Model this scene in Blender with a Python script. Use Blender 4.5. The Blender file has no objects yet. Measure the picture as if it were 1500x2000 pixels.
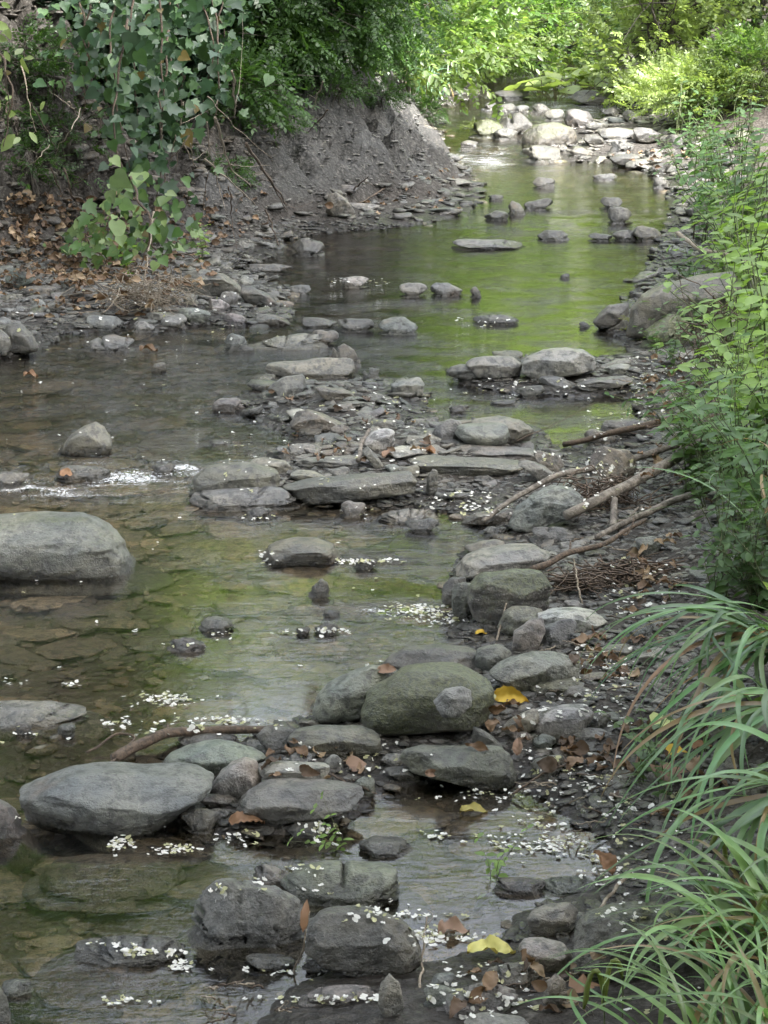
import bpy, bmesh, math, random
import numpy as np
from mathutils import Vector, Matrix

# ------------------------------------------------------------------ camera, sky, sun, exposure
S = bpy.context.scene
C = S.collection
R_ = math.radians
FPX, PITCH, CAMZ = 4200.0, R_(15.0), 1.8
cam = bpy.data.objects.new('camera', bpy.data.cameras.new('camera'))
C.objects.link(cam); S.camera = cam
cam.data.sensor_fit = 'VERTICAL'; cam.data.sensor_height = 36.0; cam.data.lens = 36.0 * FPX / 2000.0
cam.data.clip_end = 500.0; cam.data.clip_start = 0.05
cam.location = (0, 0, CAMZ); cam.rotation_euler = (R_(90) - PITCH, 0, 0)
SUN_EL, SUN_AZ = R_(57), R_(126)            # azimuth from +Y towards +X
w = bpy.data.worlds.new('World'); S.world = w; w.use_nodes = True
wn = w.node_tree.nodes; bg = wn['Background']
sky = wn.new('ShaderNodeTexSky'); sky.sky_type = 'NISHITA'; sky.sun_disc = False
sky.sun_elevation = SUN_EL; sky.sun_rotation = SUN_AZ
sky.air_density = 1.0; sky.dust_density = 3.0; sky.ozone_density = 0.6
hs = wn.new('ShaderNodeHueSaturation'); hs.inputs['Saturation'].default_value = .35      # thin bright cloud
w.node_tree.links.new(sky.outputs[0], hs.inputs['Color']); w.node_tree.links.new(hs.outputs[0], bg.inputs[0]); bg.inputs[1].default_value = 0.15
sl = bpy.data.lights.new('sun', 'SUN'); sl.energy = 3.1; sl.angle = R_(6.0); sl.color = (1.0, 0.97, 0.92)
so = bpy.data.objects.new('sun', sl); C.objects.link(so); so.location = (8, 14, 30)
sd = Vector((math.sin(SUN_AZ) * math.cos(SUN_EL), math.cos(SUN_AZ) * math.cos(SUN_EL), math.sin(SUN_EL)))
so.rotation_euler = sd.to_track_quat('Z', 'Y').to_euler()
S.render.engine = 'CYCLES'
S.view_settings.view_transform = 'Standard'; S.view_settings.look = 'None'
S.view_settings.exposure = 3.05; S.view_settings.gamma = 1.0
try:
    S.cycles.use_denoising = True
    S.cycles.max_bounces = 7; S.cycles.transparent_max_bounces = 10
    S.cycles.diffuse_bounces = 3; S.cycles.glossy_bounces = 3; S.cycles.transmission_bounces = 4
    S.cycles.sample_clamp_indirect = 6.0
except Exception: pass

rng = np.random.default_rng(11)
random.seed(5)

# ------------------------------------------------------------------ noise
_perm = np.random.default_rng(99).permutation(256); _perm = np.concatenate([_perm, _perm, _perm])
_gr = np.random.default_rng(98).normal(size=(256, 3)); _gr /= np.linalg.norm(_gr, axis=1)[:, None]
def pn(p):
    i = np.floor(p).astype(int); f = p - i; i &= 255
    u = f * f * f * (f * (f * 6 - 15) + 10); out = 0
    for a in (0, 1):
        for b in (0, 1):
            for c in (0, 1):
                h = _perm[_perm[_perm[i[:, 0] + a] + i[:, 1] + b] + i[:, 2] + c] & 255
                g = _gr[h]; d = f - np.array([a, b, c])
                wt = (u[:, 0] if a else 1 - u[:, 0]) * (u[:, 1] if b else 1 - u[:, 1]) * (u[:, 2] if c else 1 - u[:, 2])
                out = out + wt * (g * d).sum(1)
    return out
def fbm(p, o=3):
    s = 0; a = 1.0
    for k in range(o):
        s = s + a * pn(p * 2 ** k + 17.3 * k); a *= .5
    return s
def n2(x, y, f, o=3, z=0.0):
    return fbm(np.stack([np.asarray(x) * f, np.asarray(y) * f, np.full(np.shape(x), float(z))], 1), o)
def sst(a, b, x):
    t = np.clip((x - a) / (b - a), 0, 1); return t * t * (3 - 2 * t)

# ------------------------------------------------------------------ pixel of the photograph -> place in the world
cp, sp = math.cos(PITCH), math.sin(PITCH)
def ray(px, py):
    x = (np.asarray(px, float) - 750) / FPX; y = (1000 - np.asarray(py, float)) / FPX
    return np.stack([x + 0 * y, cp + y * sp, -sp + y * cp + 0 * x], -1)
def atz(px, py, z):
    d = ray(px, py); t = (z - CAMZ) / d[..., 2]
    return d[..., 0] * t, d[..., 1] * t
def Wl(Y):                                    # water level rises upstream in small steps
    Y = np.asarray(Y, float)
    return 0.025 * sst(7.1, 7.35, Y) + 0.03 * sst(13.0, 14.0, Y) + 0.14 * sst(17.2, 19.0, Y) + 0.22 * sst(19, 25, Y)
def W(px, py):
    z = 0.0
    for _ in range(6):
        X, Y = atz(px, py, z); z = Wl(Y)
    return X, Y
def wpoly(px):
    a = np.array(px, float); X, Y = W(a[:, 0], a[:, 1]); return np.stack([X, Y], 1)
def sdf(P, poly):                             # signed distance, positive inside
    x, y = P[:, 0], P[:, 1]; best = np.full(len(P), 1e9); ins = np.zeros(len(P), bool)
    n = len(poly)
    for i in range(n):
        a, b = poly[i], poly[(i + 1) % n]; e = b - a; L = max(e @ e, 1e-12)
        t = np.clip(((x - a[0]) * e[0] + (y - a[1]) * e[1]) / L, 0, 1)
        dx = x - a[0] - t * e[0]; dy = y - a[1] - t * e[1]
        best = np.minimum(best, dx * dx + dy * dy)
        c = (a[1] > y) != (b[1] > y)
        with np.errstate(divide='ignore', invalid='ignore'):
            xi = a[0] + (y - a[1]) * e[0] / (e[1] if e[1] != 0 else 1e-12)
        ins ^= c & (x < xi)
    return np.sqrt(best) * np.where(ins, 1, -1)

LANDL = [(-500,800),(-150,740),(0,702),(70,690),(110,655),(165,650),(250,640),(300,650),(420,632),(500,640),(575,625),(545,592),(590,570),(520,548),(470,520),(540,500),(560,470),(620,455),(760,445),(850,435),(920,415),(935,385),(925,345),(885,305),(870,280),(865,240),(850,205),(900,185),(960,172)]
LANDR = [(520,2500),(500,2000),(560,1940),(640,1900),(850,1885),(960,1850),(1000,1790),(1150,1740),(1200,1690),(1190,1640),(1110,1600),(1060,1560),(1010,1530),(830,1530),(740,1545),(700,1590),(640,1625),(450,1640),(360,1600),(330,1560),(400,1490),(440,1460),(500,1440),(560,1415),(610,1400),(640,1350),(760,1290),(880,1265),(870,1200),(870,1150),(900,1090),(960,1060),(1010,1040),(900,1010),(860,1000),(640,985),(560,990),(380,985),(380,930),(500,900),(570,865),(500,815),(430,795),(520,745),(640,752),(700,750),(760,745),(830,765),(840,800),(860,825),(1040,835),(1110,885),(1160,855),(1240,830),(1250,795),(1220,775),(1010,772),(900,750),(870,728),(920,712),(1020,702),(1160,700),(1240,690),(1200,655),(1160,635),(1220,600),(1245,560),(1270,520),(1290,480),(1290,460),(1310,420),(1300,370),(1270,340),(1180,318),(1020,310),(1010,292),(1100,270),(1120,245),(1190,235),(1230,205),(1215,165)]
BANKL = [(-500,640),(-150,570),(0,545),(120,528),(200,515),(350,495),(480,470),(560,445),(640,425),(760,405),(860,395),(915,365),(905,330),(868,285),(850,240),(800,195),(790,160)]
BANKR = [(1420,2500),(1330,2000),(1300,1800),(1270,1600),(1250,1400),(1230,1200),(1260,1080),(1330,960),(1400,840),(1420,740),(1370,660),(1440,600),(1400,540),(1350,490),(1360,400),(1370,330),(1320,280),(1290,230),(1270,180),(1260,150)]
PLL = np.vstack([wpoly(LANDL), [[-0.2, 40], [-3, 60], [-80, 60], [-80, 3]]])
PLR = np.vstack([[[1.5, -2], [0.2, 1.0]], wpoly(LANDR), [[3.2, 40], [5, 60], [80, 60], [80, -2]]])
PBL = np.vstack([wpoly(BANKL), [[-1.0, 40], [-4, 60], [-80, 60], [-80, 2]]])
PBR = np.vstack([[[3.0, -2], [1.2, 1.0]], wpoly(BANKR), [[3.6, 30], [5, 60], [80, 60], [80, -2]]])

SHOALS = [(40,1440,.13),(130,1440,.13),(420,1230,.10),(365,1268,.10),(625,1160,.10),(640,1235,.10),(590,1235,.08),(715,1105,.10),(585,1095,.18),(500,1008,.10),(690,1005,.12),(240,690,.2),(460,680,.15),(310,722,.12),(430,866,.14),(165,880,.2),(160,935,.25),(20,950,.2)]
def height(X, Y):
    X = np.asarray(X, float); Y = np.asarray(Y, float); P = np.stack([X, Y], 1)
    wl = Wl(Y); wob = n2(X, Y, 5.0, 2) * .04; far = np.clip((Y - 4) / 20, 0, 1)
    land = np.maximum(sdf(P, PLL), sdf(P, PLR)) + wob * (0.4 + far)
    fine = n2(X, Y, 9, 4, 3) * .012 + n2(X, Y, 2.2, 2, 8) * .02
    lz = np.where(land > 0, 0.006 + np.minimum(land * .12, .05), 0) + fine * np.clip(land * 12, 0, 1)
    d = -land
    depth = 0.012 + np.minimum(d * .22, .048 + .02 * n2(X, Y, 1.2, 2, 5) + .02 * sst(5.6, 4.6, Y))
    for sx, sy, sr in SHOALS:
        cx_, cy_ = W(sx, sy); depth = depth * (1 - .8 * np.exp(-((X - cx_) ** 2 + (Y - cy_) ** 2) / sr ** 2))
    bz = -depth + n2(X, Y, 4, 3, 9) * .012
    z = wl + np.where(land > 0, lz, bz)
    bl = sdf(P, PBL) + n2(X, Y, 1.6, 3, 21) * .16; br = sdf(P, PBR) + n2(X, Y, 2.5, 3, 22) * .08
    bl = np.maximum(bl, 0); br = np.maximum(br, 0)
    steep = sst(10.5, 13.5, Y)
    rise = (0.42 + .45 * steep) * np.minimum(bl, .9) + (1.15) * np.clip(bl - .9, 0, 2.6) + .15 * np.clip(bl - 3.5, 0, 20)
    ledge = np.abs(((z + rise + n2(X, Y, 2.0, 2, 37) * .12 + X * .35) * 7) % 1 - .5) * .05
    rough = (ledge + n2(X, Y, 2.6, 4, 31) * .24 + n2(X, Y, 9, 4, 33) * .10 - np.abs(n2(X * .8 - Y * .3, Y * .9, 4.5, 3, 36)) * .16 - .08 * np.abs(n2(X * 1.0 + Y * .4, Y * .35, 7, 2, 35))) * np.clip(bl * 3, 0, 1)
    rough = rough * (1 + 1.1 * sst(-1.0, -2.0, X) * sst(.2, .8, bl))
    z = z + rise + rough
    z = z + .33 * np.minimum(br, 1.2) + .75 * np.clip(br - 1.2, 0, 2.2) + .12 * np.clip(br - 3.4, 0, 20) + n2(X, Y, 6, 3, 41) * .04 * np.clip(br * 4, 0, 1)
    z = z + 0.16 * np.clip(Y - 27, 0, 30)
    return z, land, bl, br

def grid_axes(step, ny, xin, y0=2.2, y1=33):
    xi = np.arange(-xin, xin + 1e-6, step)
    xo = xin + np.cumsum(step * 1.16 ** np.arange(1, 34)); xs = np.concatenate([-xo[::-1], xi, xo])
    yi = y0 * (y1 / y0) ** np.linspace(0, 1, ny)
    yo = y1 + np.cumsum(.15 * 1.18 ** np.arange(1, 24)); yb = y0 - np.cumsum(.05 * 1.3 ** np.arange(1, 15))[::-1]
    return xs, np.concatenate([yb, yi, yo])

# ------------------------------------------------------------------ mesh helpers
def mesh_np(name, V, F, col=None, smooth=True, attrs=None):
    me = bpy.data.meshes.new(name); V = np.ascontiguousarray(V, np.float32); F = np.ascontiguousarray(F, np.int32)
    k = F.shape[1]
    me.vertices.add(len(V)); me.vertices.foreach_set('co', V.ravel())
    me.loops.add(F.size); me.loops.foreach_set('vertex_index', F.ravel())
    me.polygons.add(len(F)); me.polygons.foreach_set('loop_start', np.arange(len(F), dtype=np.int32) * k)
    me.update(calc_edges=True)
    if smooth: me.polygons.foreach_set('use_smooth', np.ones(len(F), bool))
    if col is not None:
        a = me.attributes.new('tint', 'FLOAT_COLOR', 'POINT')
        c = np.ones((len(V), 4), np.float32); c[:, :3] = col; a.data.foreach_set('color', c.ravel())
    for nm, val in (attrs or {}).items():
        a = me.attributes.new(nm, 'FLOAT', 'POINT'); a.data.foreach_set('value', np.ascontiguousarray(val, np.float32))
    return me
def obj(name, me, mat, parent=None, loc=None):
    o = bpy.data.objects.new(name, me); C.objects.link(o)
    if mat and not me.materials: me.materials.append(mat)
    if parent: o.parent = parent
    if loc is not None: o.location = loc
    return o
def tag(o, label=None, cat=None, group=None, kind=None):
    if label: o['label'] = label
    if cat: o['category'] = cat
    if group: o['group'] = group
    if kind: o['kind'] = kind
    return o
def empty(name, loc, rz=0):
    o = bpy.data.objects.new(name, None); C.objects.link(o); o.location = loc; o.rotation_euler = (0, 0, rz)
    o.empty_display_size = .05
    return o
def copy_tree(o, parent=None):
    c = o.copy(); C.objects.link(c)
    if parent: c.parent = parent
    for ch in list(o.children): copy_tree(ch, c)
    return c
_ico = {}
def ico(n):
    if n not in _ico:
        bm = bmesh.new(); bmesh.ops.create_icosphere(bm, subdivisions=n, radius=1)
        _ico[n] = (np.array([v.co[:] for v in bm.verts]), np.array([[v.index for v in f.verts] for f in bm.faces])); bm.free()
    return _ico[n]
def grid_mesh(name, xs, ys, Z, keep=None, **kw):
    nx, ny = len(xs), len(ys); XX, YY = np.meshgrid(xs, ys)
    V = np.stack([XX.ravel(), YY.ravel(), Z], 1)
    i = np.arange(nx * ny).reshape(ny, nx)
    F = np.stack([i[:-1, :-1], i[:-1, 1:], i[1:, 1:], i[1:, :-1]], -1).reshape(-1, 4)
    if keep is not None: F = F[keep[F].any(1)]
    return mesh_np(name, V, F, **kw)
def scatter(TV, TF, pos, Rm, sc, col=None):
    n, m = len(pos), len(TV)
    sc = np.asarray(sc, float); sc = sc[:, None, None] if sc.ndim == 1 else sc[:, None, :]
    V = np.einsum('nij,nmj->nmi', Rm, TV[None] * sc) + pos[:, None, :]
    F = TF[None] + (np.arange(n) * m)[:, None, None]
    c = None if col is None else np.repeat(col, m, 0)
    return V.reshape(-1, 3), F.reshape(-1, TF.shape[1]), c
def frames(d, up=None):                       # columns: x along d, z near up
    d = d / np.linalg.norm(d, axis=1)[:, None]
    if up is None: up = np.tile([0, 0, 1.0], (len(d), 1))
    y = np.cross(up, d); y /= np.maximum(np.linalg.norm(y, axis=1), 1e-6)[:, None]
    return np.stack([d, y, np.cross(d, y)], -1)
def rotz_flat(n, tilt=.15, g=None):
    g = g or rng
    a = g.uniform(0, 2 * np.pi, n); d = np.stack([np.cos(a), np.sin(a), g.normal(0, tilt, n)], 1)
    up = np.stack([g.normal(0, tilt, n), g.normal(0, tilt, n), np.ones(n)], 1)
    return frames(d, up)
def tube(P, r, seg=7, jitter=0.0, cap=True):
    P = np.array(P, float); n = len(P); r = np.broadcast_to(np.asarray(r, float), (n,))
    T = np.gradient(P, axis=0); T /= np.maximum(np.linalg.norm(T, axis=1), 1e-9)[:, None]
    ref = np.array([.31, .2, .93]) if abs(T[0] @ [.31, .2, .93]) < .9 else np.array([1, 0, 0.])
    A = np.cross(T, ref); A /= np.linalg.norm(A, axis=1)[:, None]; B = np.cross(T, A)
    th = np.linspace(0, 2 * np.pi, seg, endpoint=False)
    V = P[:, None] + (A[:, None] * np.cos(th)[None, :, None] + B[:, None] * np.sin(th)[None, :, None]) * r[:, None, None]
    V = V.reshape(-1, 3)
    if jitter: V = V + (pn(V * 60)[:, None] * jitter)
    i = np.arange(n * seg).reshape(n, seg); j = np.roll(i, -1, 1)
    F = np.stack([i[:-1], j[:-1], j[1:], i[1:]], -1).reshape(-1, 4)
    if cap:
        V = np.vstack([V, P[0] - T[0] * r[0] * .3, P[-1] + T[-1] * r[-1] * .3]); a, b = len(V) - 2, len(V) - 1
        c0 = np.stack([j[0], i[0], np.full(seg, a), np.full(seg, a)], 1); c1 = np.stack([i[-1], j[-1], np.full(seg, b), np.full(seg, b)], 1)
        tri = np.vstack([c0[:, :3], c1[:, :3]])
        q = F; F = np.vstack([q[:, [0, 1, 2]], q[:, [0, 2, 3]], tri])
    else: F = np.vstack([F[:, [0, 1, 2]], F[:, [0, 2, 3]]])
    return V, F
def merge(parts):
    Vs, Fs, o = [], [], 0
    for V, F in parts: Vs.append(V); Fs.append(F + o); o += len(V)
    return np.vstack(Vs), np.vstack(Fs)
def smoothline(P, n, wob=0.0, seed=0):
    P = np.array(P, float); L = np.r_[0, np.cumsum(np.linalg.norm(np.diff(P, axis=0), axis=1))]; t = np.linspace(0, L[-1], n)
    Q = np.stack([np.interp(t, L, P[:, k]) for k in range(P.shape[1])], 1)
    for _ in range(max(2, n // 12)):
        Q[1:-1] = (Q[:-2] + 2 * Q[1:-1] + Q[2:]) / 4
    if wob:
        s = t / max(L[-1], 1e-6) * 6 + seed * 7.7
        for k in range(3): Q[:, k] += pn(np.stack([s, np.full(n, seed * 3.1 + k * 5.2), np.zeros(n)], 1)) * wob
    return Q

# ------------------------------------------------------------------ materials
class NT:
    def __init__(s, name):
        s.m = bpy.data.materials.new(name); s.m.use_nodes = True; s.t = s.m.node_tree; s.t.nodes.clear()
        s.out = s.n('OutputMaterial')
    def n(s, typ, **kw):
        nd = s.t.nodes.new('ShaderNode' + typ)
        for k, v in kw.items(): setattr(nd, k, v)
        return nd
    def l(s, a, b): s.t.links.new(a, b)
    def set(s, sock, v):
        if isinstance(v, bpy.types.NodeSocket): s.l(v, sock)
        else: sock.default_value = v
    def math(s, op, a, b=0.0, clamp=False):
        nd = s.n('Math', operation=op, use_clamp=clamp); s.set(nd.inputs[0], a); s.set(nd.inputs[1], b); return nd.outputs[0]
    def mixc(s, f, a, b, blend='MIX'):
        nd = s.n('Mix', data_type='RGBA', blend_type=blend); s.set(nd.inputs[0], f)
        for i, v in ((6, a), (7, b)):
            s.set(nd.inputs[i], v if isinstance(v, bpy.types.NodeSocket) else (*v, 1.0))
        return nd.outputs[2]
    def noise(s, vec, scale, detail=4, rough=.55, dist=0.0):
        nd = s.n('TexNoise'); s.l(vec, nd.inputs['Vector']); nd.inputs['Scale'].default_value = scale
        nd.inputs['Detail'].default_value = detail; nd.inputs['Roughness'].default_value = rough; nd.inputs['Distortion'].default_value = dist
        return nd.outputs['Fac']
    def ramp(s, f, a, b, lo=0.0, hi=1.0):
        nd = s.n('MapRange', interpolation_type='SMOOTHSTEP'); s.set(nd.inputs[0], f)
        for i, v in zip((1, 2, 3, 4), (a, b, lo, hi)): s.set(nd.inputs[i], v)
        return nd.outputs[0]
    def map(s, vec, scale=(1, 1, 1), rot=(0, 0, 0)):
        nd = s.n('Mapping'); s.l(vec, nd.inputs[0]); nd.inputs['Scale'].default_value = scale; nd.inputs['Rotation'].default_value = rot; return nd.outputs[0]
    def bump(s, h, strength, dist, prev=None):
        nd = s.n('Bump'); s.set(nd.inputs['Height'], h); s.set(nd.inputs['Strength'], strength); nd.inputs['Distance'].default_value = dist
        if prev is not None: s.l(prev, nd.inputs['Normal'])
        return nd.outputs[0]
    def attr(s, name, typ='GEOMETRY'): return s.n('Attribute', attribute_name=name, attribute_type=typ)

def stone_mat(name, vertex=False):
    t = NT(name); co = t.n('TexCoord').outputs['Object']; geo = t.n('NewGeometry'); pos = geo.outputs['Position']
    oi = t.n('ObjectInfo')
    if vertex:
        base = t.attr('tint').outputs['Color']; vec = pos; wl = t.attr('wl').outputs['Fac']; moss = 0.0
    else:
        base = oi.outputs['Color']; wl = t.attr('wl', 'OBJECT').outputs['Fac']; moss = t.attr('moss', 'OBJECT').outputs['Fac']
        off = t.n('VectorMath', operation='ADD'); t.l(pos, off.inputs[0]); sc = t.n('VectorMath', operation='SCALE')
        cmb = t.n('CombineXYZ'); [t.l(oi.outputs['Random'], cmb.inputs[i]) for i in range(3)]; t.l(cmb.outputs[0], sc.inputs[0]); sc.inputs['Scale'].default_value = 30
        t.l(sc.outputs[0], off.inputs[1]); vec = off.outputs[0]
    rnd = oi.outputs['Random'] if not vertex else t.noise(vec, 2.0, 1)
    big = t.noise(vec, 7, 5, .6, .3); mid = t.noise(vec, 38, 5, .65); fine = t.noise(vec, 190, 3, .7)
    band = t.noise(t.map(vec, (6, 9, 95), (.18, .12, .4)), 1.0, 4, .6, .6)
    c = t.mixc(t.ramp(big, .3, .7), base, t.mixc(1.0, t.mixc(.12, base, (.30, .28, .22)), (1.5, 1.4, 1.2), 'MULTIPLY'))
    c = t.mixc(t.math('MULTIPLY', t.ramp(band, .46, .66), t.math('MULTIPLY', t.ramp(rnd, .3, .9), .32)), c, t.mixc(.22, c, (.5, .5, .48)))
    c = t.mixc(t.math('MULTIPLY', t.ramp(mid, .54, .38), .9), c, t.mixc(.8, c, (.022, .022, .02)))  # pits of the bump darkened in the colour, painted occlusion
    c = t.mixc(t.math('MULTIPLY', t.ramp(fine, .56, .68), .5), c, t.mixc(.28, c, (.5, .5, .46)))
    rust = t.ramp(t.noise(vec, 4.3, 3, .6), .62, .74)
    c = t.mixc(t.math('MULTIPLY', rust, .35), c, (.16, .09, .045))
    sep = t.n('SeparateXYZ'); t.l(geo.outputs['Normal'], sep.inputs[0]); sp_ = t.n('SeparateXYZ'); t.l(pos, sp_.inputs[0])
    if not vertex:
        mf = t.math('ADD', t.math('MULTIPLY', sep.outputs[2], .35), t.math('ADD', t.math('MULTIPLY', t.noise(vec, 9, 6, .75), .7), t.math('MULTIPLY', t.noise(vec, 90, 3, .8), .35)))
        mf = t.ramp(t.math('ADD', mf, t.math('SUBTRACT', moss, .85)), .25, .5)
        mf = t.math('MULTIPLY', mf, t.math('GREATER_THAN', moss, .01))
        c = t.mixc(t.math('MULTIPLY', mf, .75), c, t.mixc(t.ramp(t.noise(vec, 110, 3), .35, .65), (.022, .030, .008), (.085, .095, .028)))
    hgt = t.math('SUBTRACT', sp_.outputs[2], wl)
    wetf = t.ramp(t.math('ADD', hgt, t.math('MULTIPLY', t.math('SUBTRACT', t.noise(vec, 22, 3), .5), .03)), .008, .05, 1.0, 0.0)
    dk = t.mixc(1.0, c, (.42, .40, .36), 'MULTIPLY'); c = t.mixc(wetf, c, dk)
    p = t.n('BsdfPrincipled'); t.l(c, p.inputs['Base Color'])
    t.l(t.math('ADD', t.ramp(wetf, 0, 1, .30, .05), t.math('MULTIPLY', mid, .22)), p.inputs['Roughness'])
    p.inputs['Specular IOR Level'].default_value = .85
    h = t.math('ADD', t.math('MULTIPLY', mid, .7), t.math('MULTIPLY', fine, .3))
    b = t.bump(band, .3, .006); b = t.bump(h, 1.0, .018, b); b = t.bump(big, .5, .03, b); t.l(b, p.inputs['Normal'])
    t.l(p.outputs[0], t.out.inputs[0]); return t.m

def ground_mat():
    t = NT('ground_earth'); geo = t.n('NewGeometry'); pos = geo.outputs['Position']
    base = t.attr('tint').outputs['Color']; wet = t.attr('wet').outputs['Fac']
    a = t.noise(pos, 5, 6, .65, .5); b_ = t.noise(pos, 34, 5, .7); f = t.noise(pos, 150, 3, .7)
    v = t.n('TexVoronoi'); t.l(pos, v.inputs['Vector']); v.inputs['Scale'].default_value = 42; v.inputs['Randomness'].default_value = 1
    c = t.mixc(t.ramp(a, .3, .7), t.mixc(.6, base, (.02, .017, .013)), base)
    c = t.mixc(t.math('MULTIPLY', t.ramp(b_, .5, .68), .7), c, t.mixc(.5, base, (.26, .24, .21)))
    c = t.mixc(t.ramp(f, .45, .3, 0, .6), c, (.012, .010, .008))
    c = t.mixc(t.ramp(v.outputs['Distance'], .1, .5, .35, 0), c, t.mixc(.25, base, (.32, .30, .27)))
    c = t.mixc(t.ramp(t.noise(pos, 2.1, 5, .7), .5, .66, 0, .55), c, t.mixc(.55, base, (.018, .017, .012)))
    wn_ = t.ramp(t.math('ADD', wet, t.math('MULTIPLY', t.math('SUBTRACT', b_, .5), .9)), .35, .75)
    c = t.mixc(wn_, c, t.mixc(1.0, c, (.5, .48, .45), 'MULTIPLY'))
    p = t.n('BsdfPrincipled'); t.l(c, p.inputs['Base Color']); t.l(t.ramp(wn_, 0, 1, .9, .28), p.inputs['Roughness'])
    h = t.math('ADD', b_, t.math('MULTIPLY', f, .4)); h = t.math('ADD', h, t.math('MULTIPLY', v.outputs['Distance'], .8))
    t.l(t.bump(h, .9, .018), p.inputs['Normal']); t.l(p.outputs[0], t.out.inputs[0]); return t.m

def water_mat():
    t = NT('water'); pos = t.n('NewGeometry').outputs['Position']
    rip = t.attr('ripple').outputs['Fac']; foam_glint = t.attr('foam_glint').outputs['Fac']
    m1 = t.map(pos, (9, 16, 1)); m2 = t.map(pos, (26, 60, 1), (0, 0, .12))
    n1 = t.noise(m1, 1, 2, .5, .3); n2_ = t.noise(m2, 1, 3, .6, .6); n3 = t.noise(t.map(pos, (3, 4, 1)), 1, 2)
    st = t.math('MULTIPLY', rip, t.ramp(n3, .35, .65, .25, 1.0))
    b = t.bump(n1, t.math('MULTIPLY', st, .75, True), .03)
    b = t.bump(n2_, t.math('MULTIPLY', st, 1.0, True), .012, b)
    b = t.bump(t.noise(t.map(pos, (70, 170, 1)), 1, 2, .6, .4), t.math('MULTIPLY', st, .8, True), .004, b)
    fr = t.n('Fresnel'); fr.inputs['IOR'].default_value = 1.34; t.l(b, fr.inputs['Normal'])
    gl = t.n('BsdfGlossy'); gl.inputs['Roughness'].default_value = .03; t.l(b, gl.inputs['Normal']); gl.inputs['Color'].default_value = (1, 1, 1, 1)
    tr = t.n('BsdfTransparent'); t.l(t.mixc(t.attr('murk').outputs['Fac'], (.95, .91, .83), (.36, .32, .24)), tr.inputs['Color'])
    mx = t.n('MixShader'); t.l(fr.outputs[0], mx.inputs[0]); t.l(tr.outputs[0], mx.inputs[1]); t.l(gl.outputs[0], mx.inputs[2])
    fn = t.noise(t.map(pos, (90, 190, 90)), 1, 4, .7, 1.0)
    ff = t.ramp(t.math('ADD', t.math('ADD', fn, t.math('MULTIPLY', t.math('SUBTRACT', t.noise(t.map(pos, (7, 22, 5)), 1, 3), .5), .5)), t.math('MULTIPLY', foam_glint, .24)), .78, .88)
    fd = t.n('BsdfDiffuse'); fd.inputs['Color'].default_value = (.66, .68, .70, 1)
    mf = t.n('MixShader'); t.l(t.math('MULTIPLY', ff, .9), mf.inputs[0]); t.l(mx.outputs[0], mf.inputs[1]); t.l(fd.outputs[0], mf.inputs[2])
    t.l(mf.outputs[0], t.out.inputs[0]); return t.m

def leaf_mat(name, rough=.42, trans=.5, gloss=.5, tr_tint=(1.2, 1.25, .65)):
    t = NT(name); pos = t.n('NewGeometry').outputs['Position']; base = t.attr('tint').outputs['Color']
    nz = t.noise(pos, 30, 3); c = t.mixc(t.ramp(nz, .35, .65, 0, .3), base, t.mixc(1.0, base, (.6, .6, .5), 'MULTIPLY'))
    p = t.n('BsdfPrincipled'); t.l(c, p.inputs['Base Color']); p.inputs['Roughness'].default_value = rough; p.inputs['Specular IOR Level'].default_value = gloss
    if trans <= 0: t.l(p.outputs[0], t.out.inputs[0]); return t.m
    tl = t.n('BsdfTranslucent'); t.l(t.mixc(1.0, c, tr_tint, 'MULTIPLY'), tl.inputs['Color'])
    mx = t.n('MixShader'); mx.inputs[0].default_value = trans; t.l(p.outputs[0], mx.inputs[1]); t.l(tl.outputs[0], mx.inputs[2])
    t.l(mx.outputs[0], t.out.inputs[0]); return t.m

def bark_mat(name, a, b, sc=1.0):
    t = NT(name); co = t.n('NewGeometry').outputs['Position']
    n = t.noise(co, 55 * sc, 5, .7); m = t.noise(co, 9 * sc, 4, .6)
    c = t.mixc(t.ramp(n, .35, .65), a, b); c = t.mixc(t.ramp(m, .5, .7, 0, .6), c, (.035, .03, .024))
    p = t.n('BsdfPrincipled'); t.l(c, p.inputs['Base Color']); p.inputs['Roughness'].default_value = .75
    t.l(t.bump(n, .8, .006), p.inputs['Normal']); t.l(p.outputs[0], t.out.inputs[0]); return t.m
def petal_mat(nm='petal_white', k=1.0):
    t = NT(nm); p = t.n('BsdfPrincipled'); p.inputs['Base Color'].default_value = (.78 * k, .77 * k, .73 * k * k, 1); p.inputs['Roughness'].default_value = .6
    tl = t.n('BsdfTranslucent'); tl.inputs['Color'].default_value = (.75 * k, .74 * k, .68 * k * k, 1); mx = t.n('MixShader'); mx.inputs[0].default_value = .3
    t.l(p.outputs[0], mx.inputs[1]); t.l(tl.outputs[0], mx.inputs[2]); t.l(mx.outputs[0], t.out.inputs[0]); return t.m
M_STONE = stone_mat('stone_schist'); M_GRAVEL = stone_mat('gravel_mixed', True)
M_GROUND = ground_mat(); M_WATER = water_mat()
M_LEAF = leaf_mat('leaf_green'); M_GLOSS = leaf_mat('leaf_ivy', .42, .2, .45); M_DRY = leaf_mat('leaf_dry', .6, .15, .3, (1.2, 1.0, .6))
M_GRASS = leaf_mat('sedge_blade', .38, .3, .6, (1.1, 1.2, .6))
M_BARK = bark_mat('bark_weathered', (.07, .058, .046), (.20, .175, .145)); M_TWIG = bark_mat('twig_pale', (.16, .12, .08), (.36, .31, .24), 2)
M_TRUNK = bark_mat('bark_dark', (.035, .028, .022), (.10, .085, .065), .5); M_ROOT = bark_mat('root_brown', (.05, .035, .025), (.13, .09, .06), 2)
M_PETAL = petal_mat(); M_FADED = petal_mat('petal_faded', .6)

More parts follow.
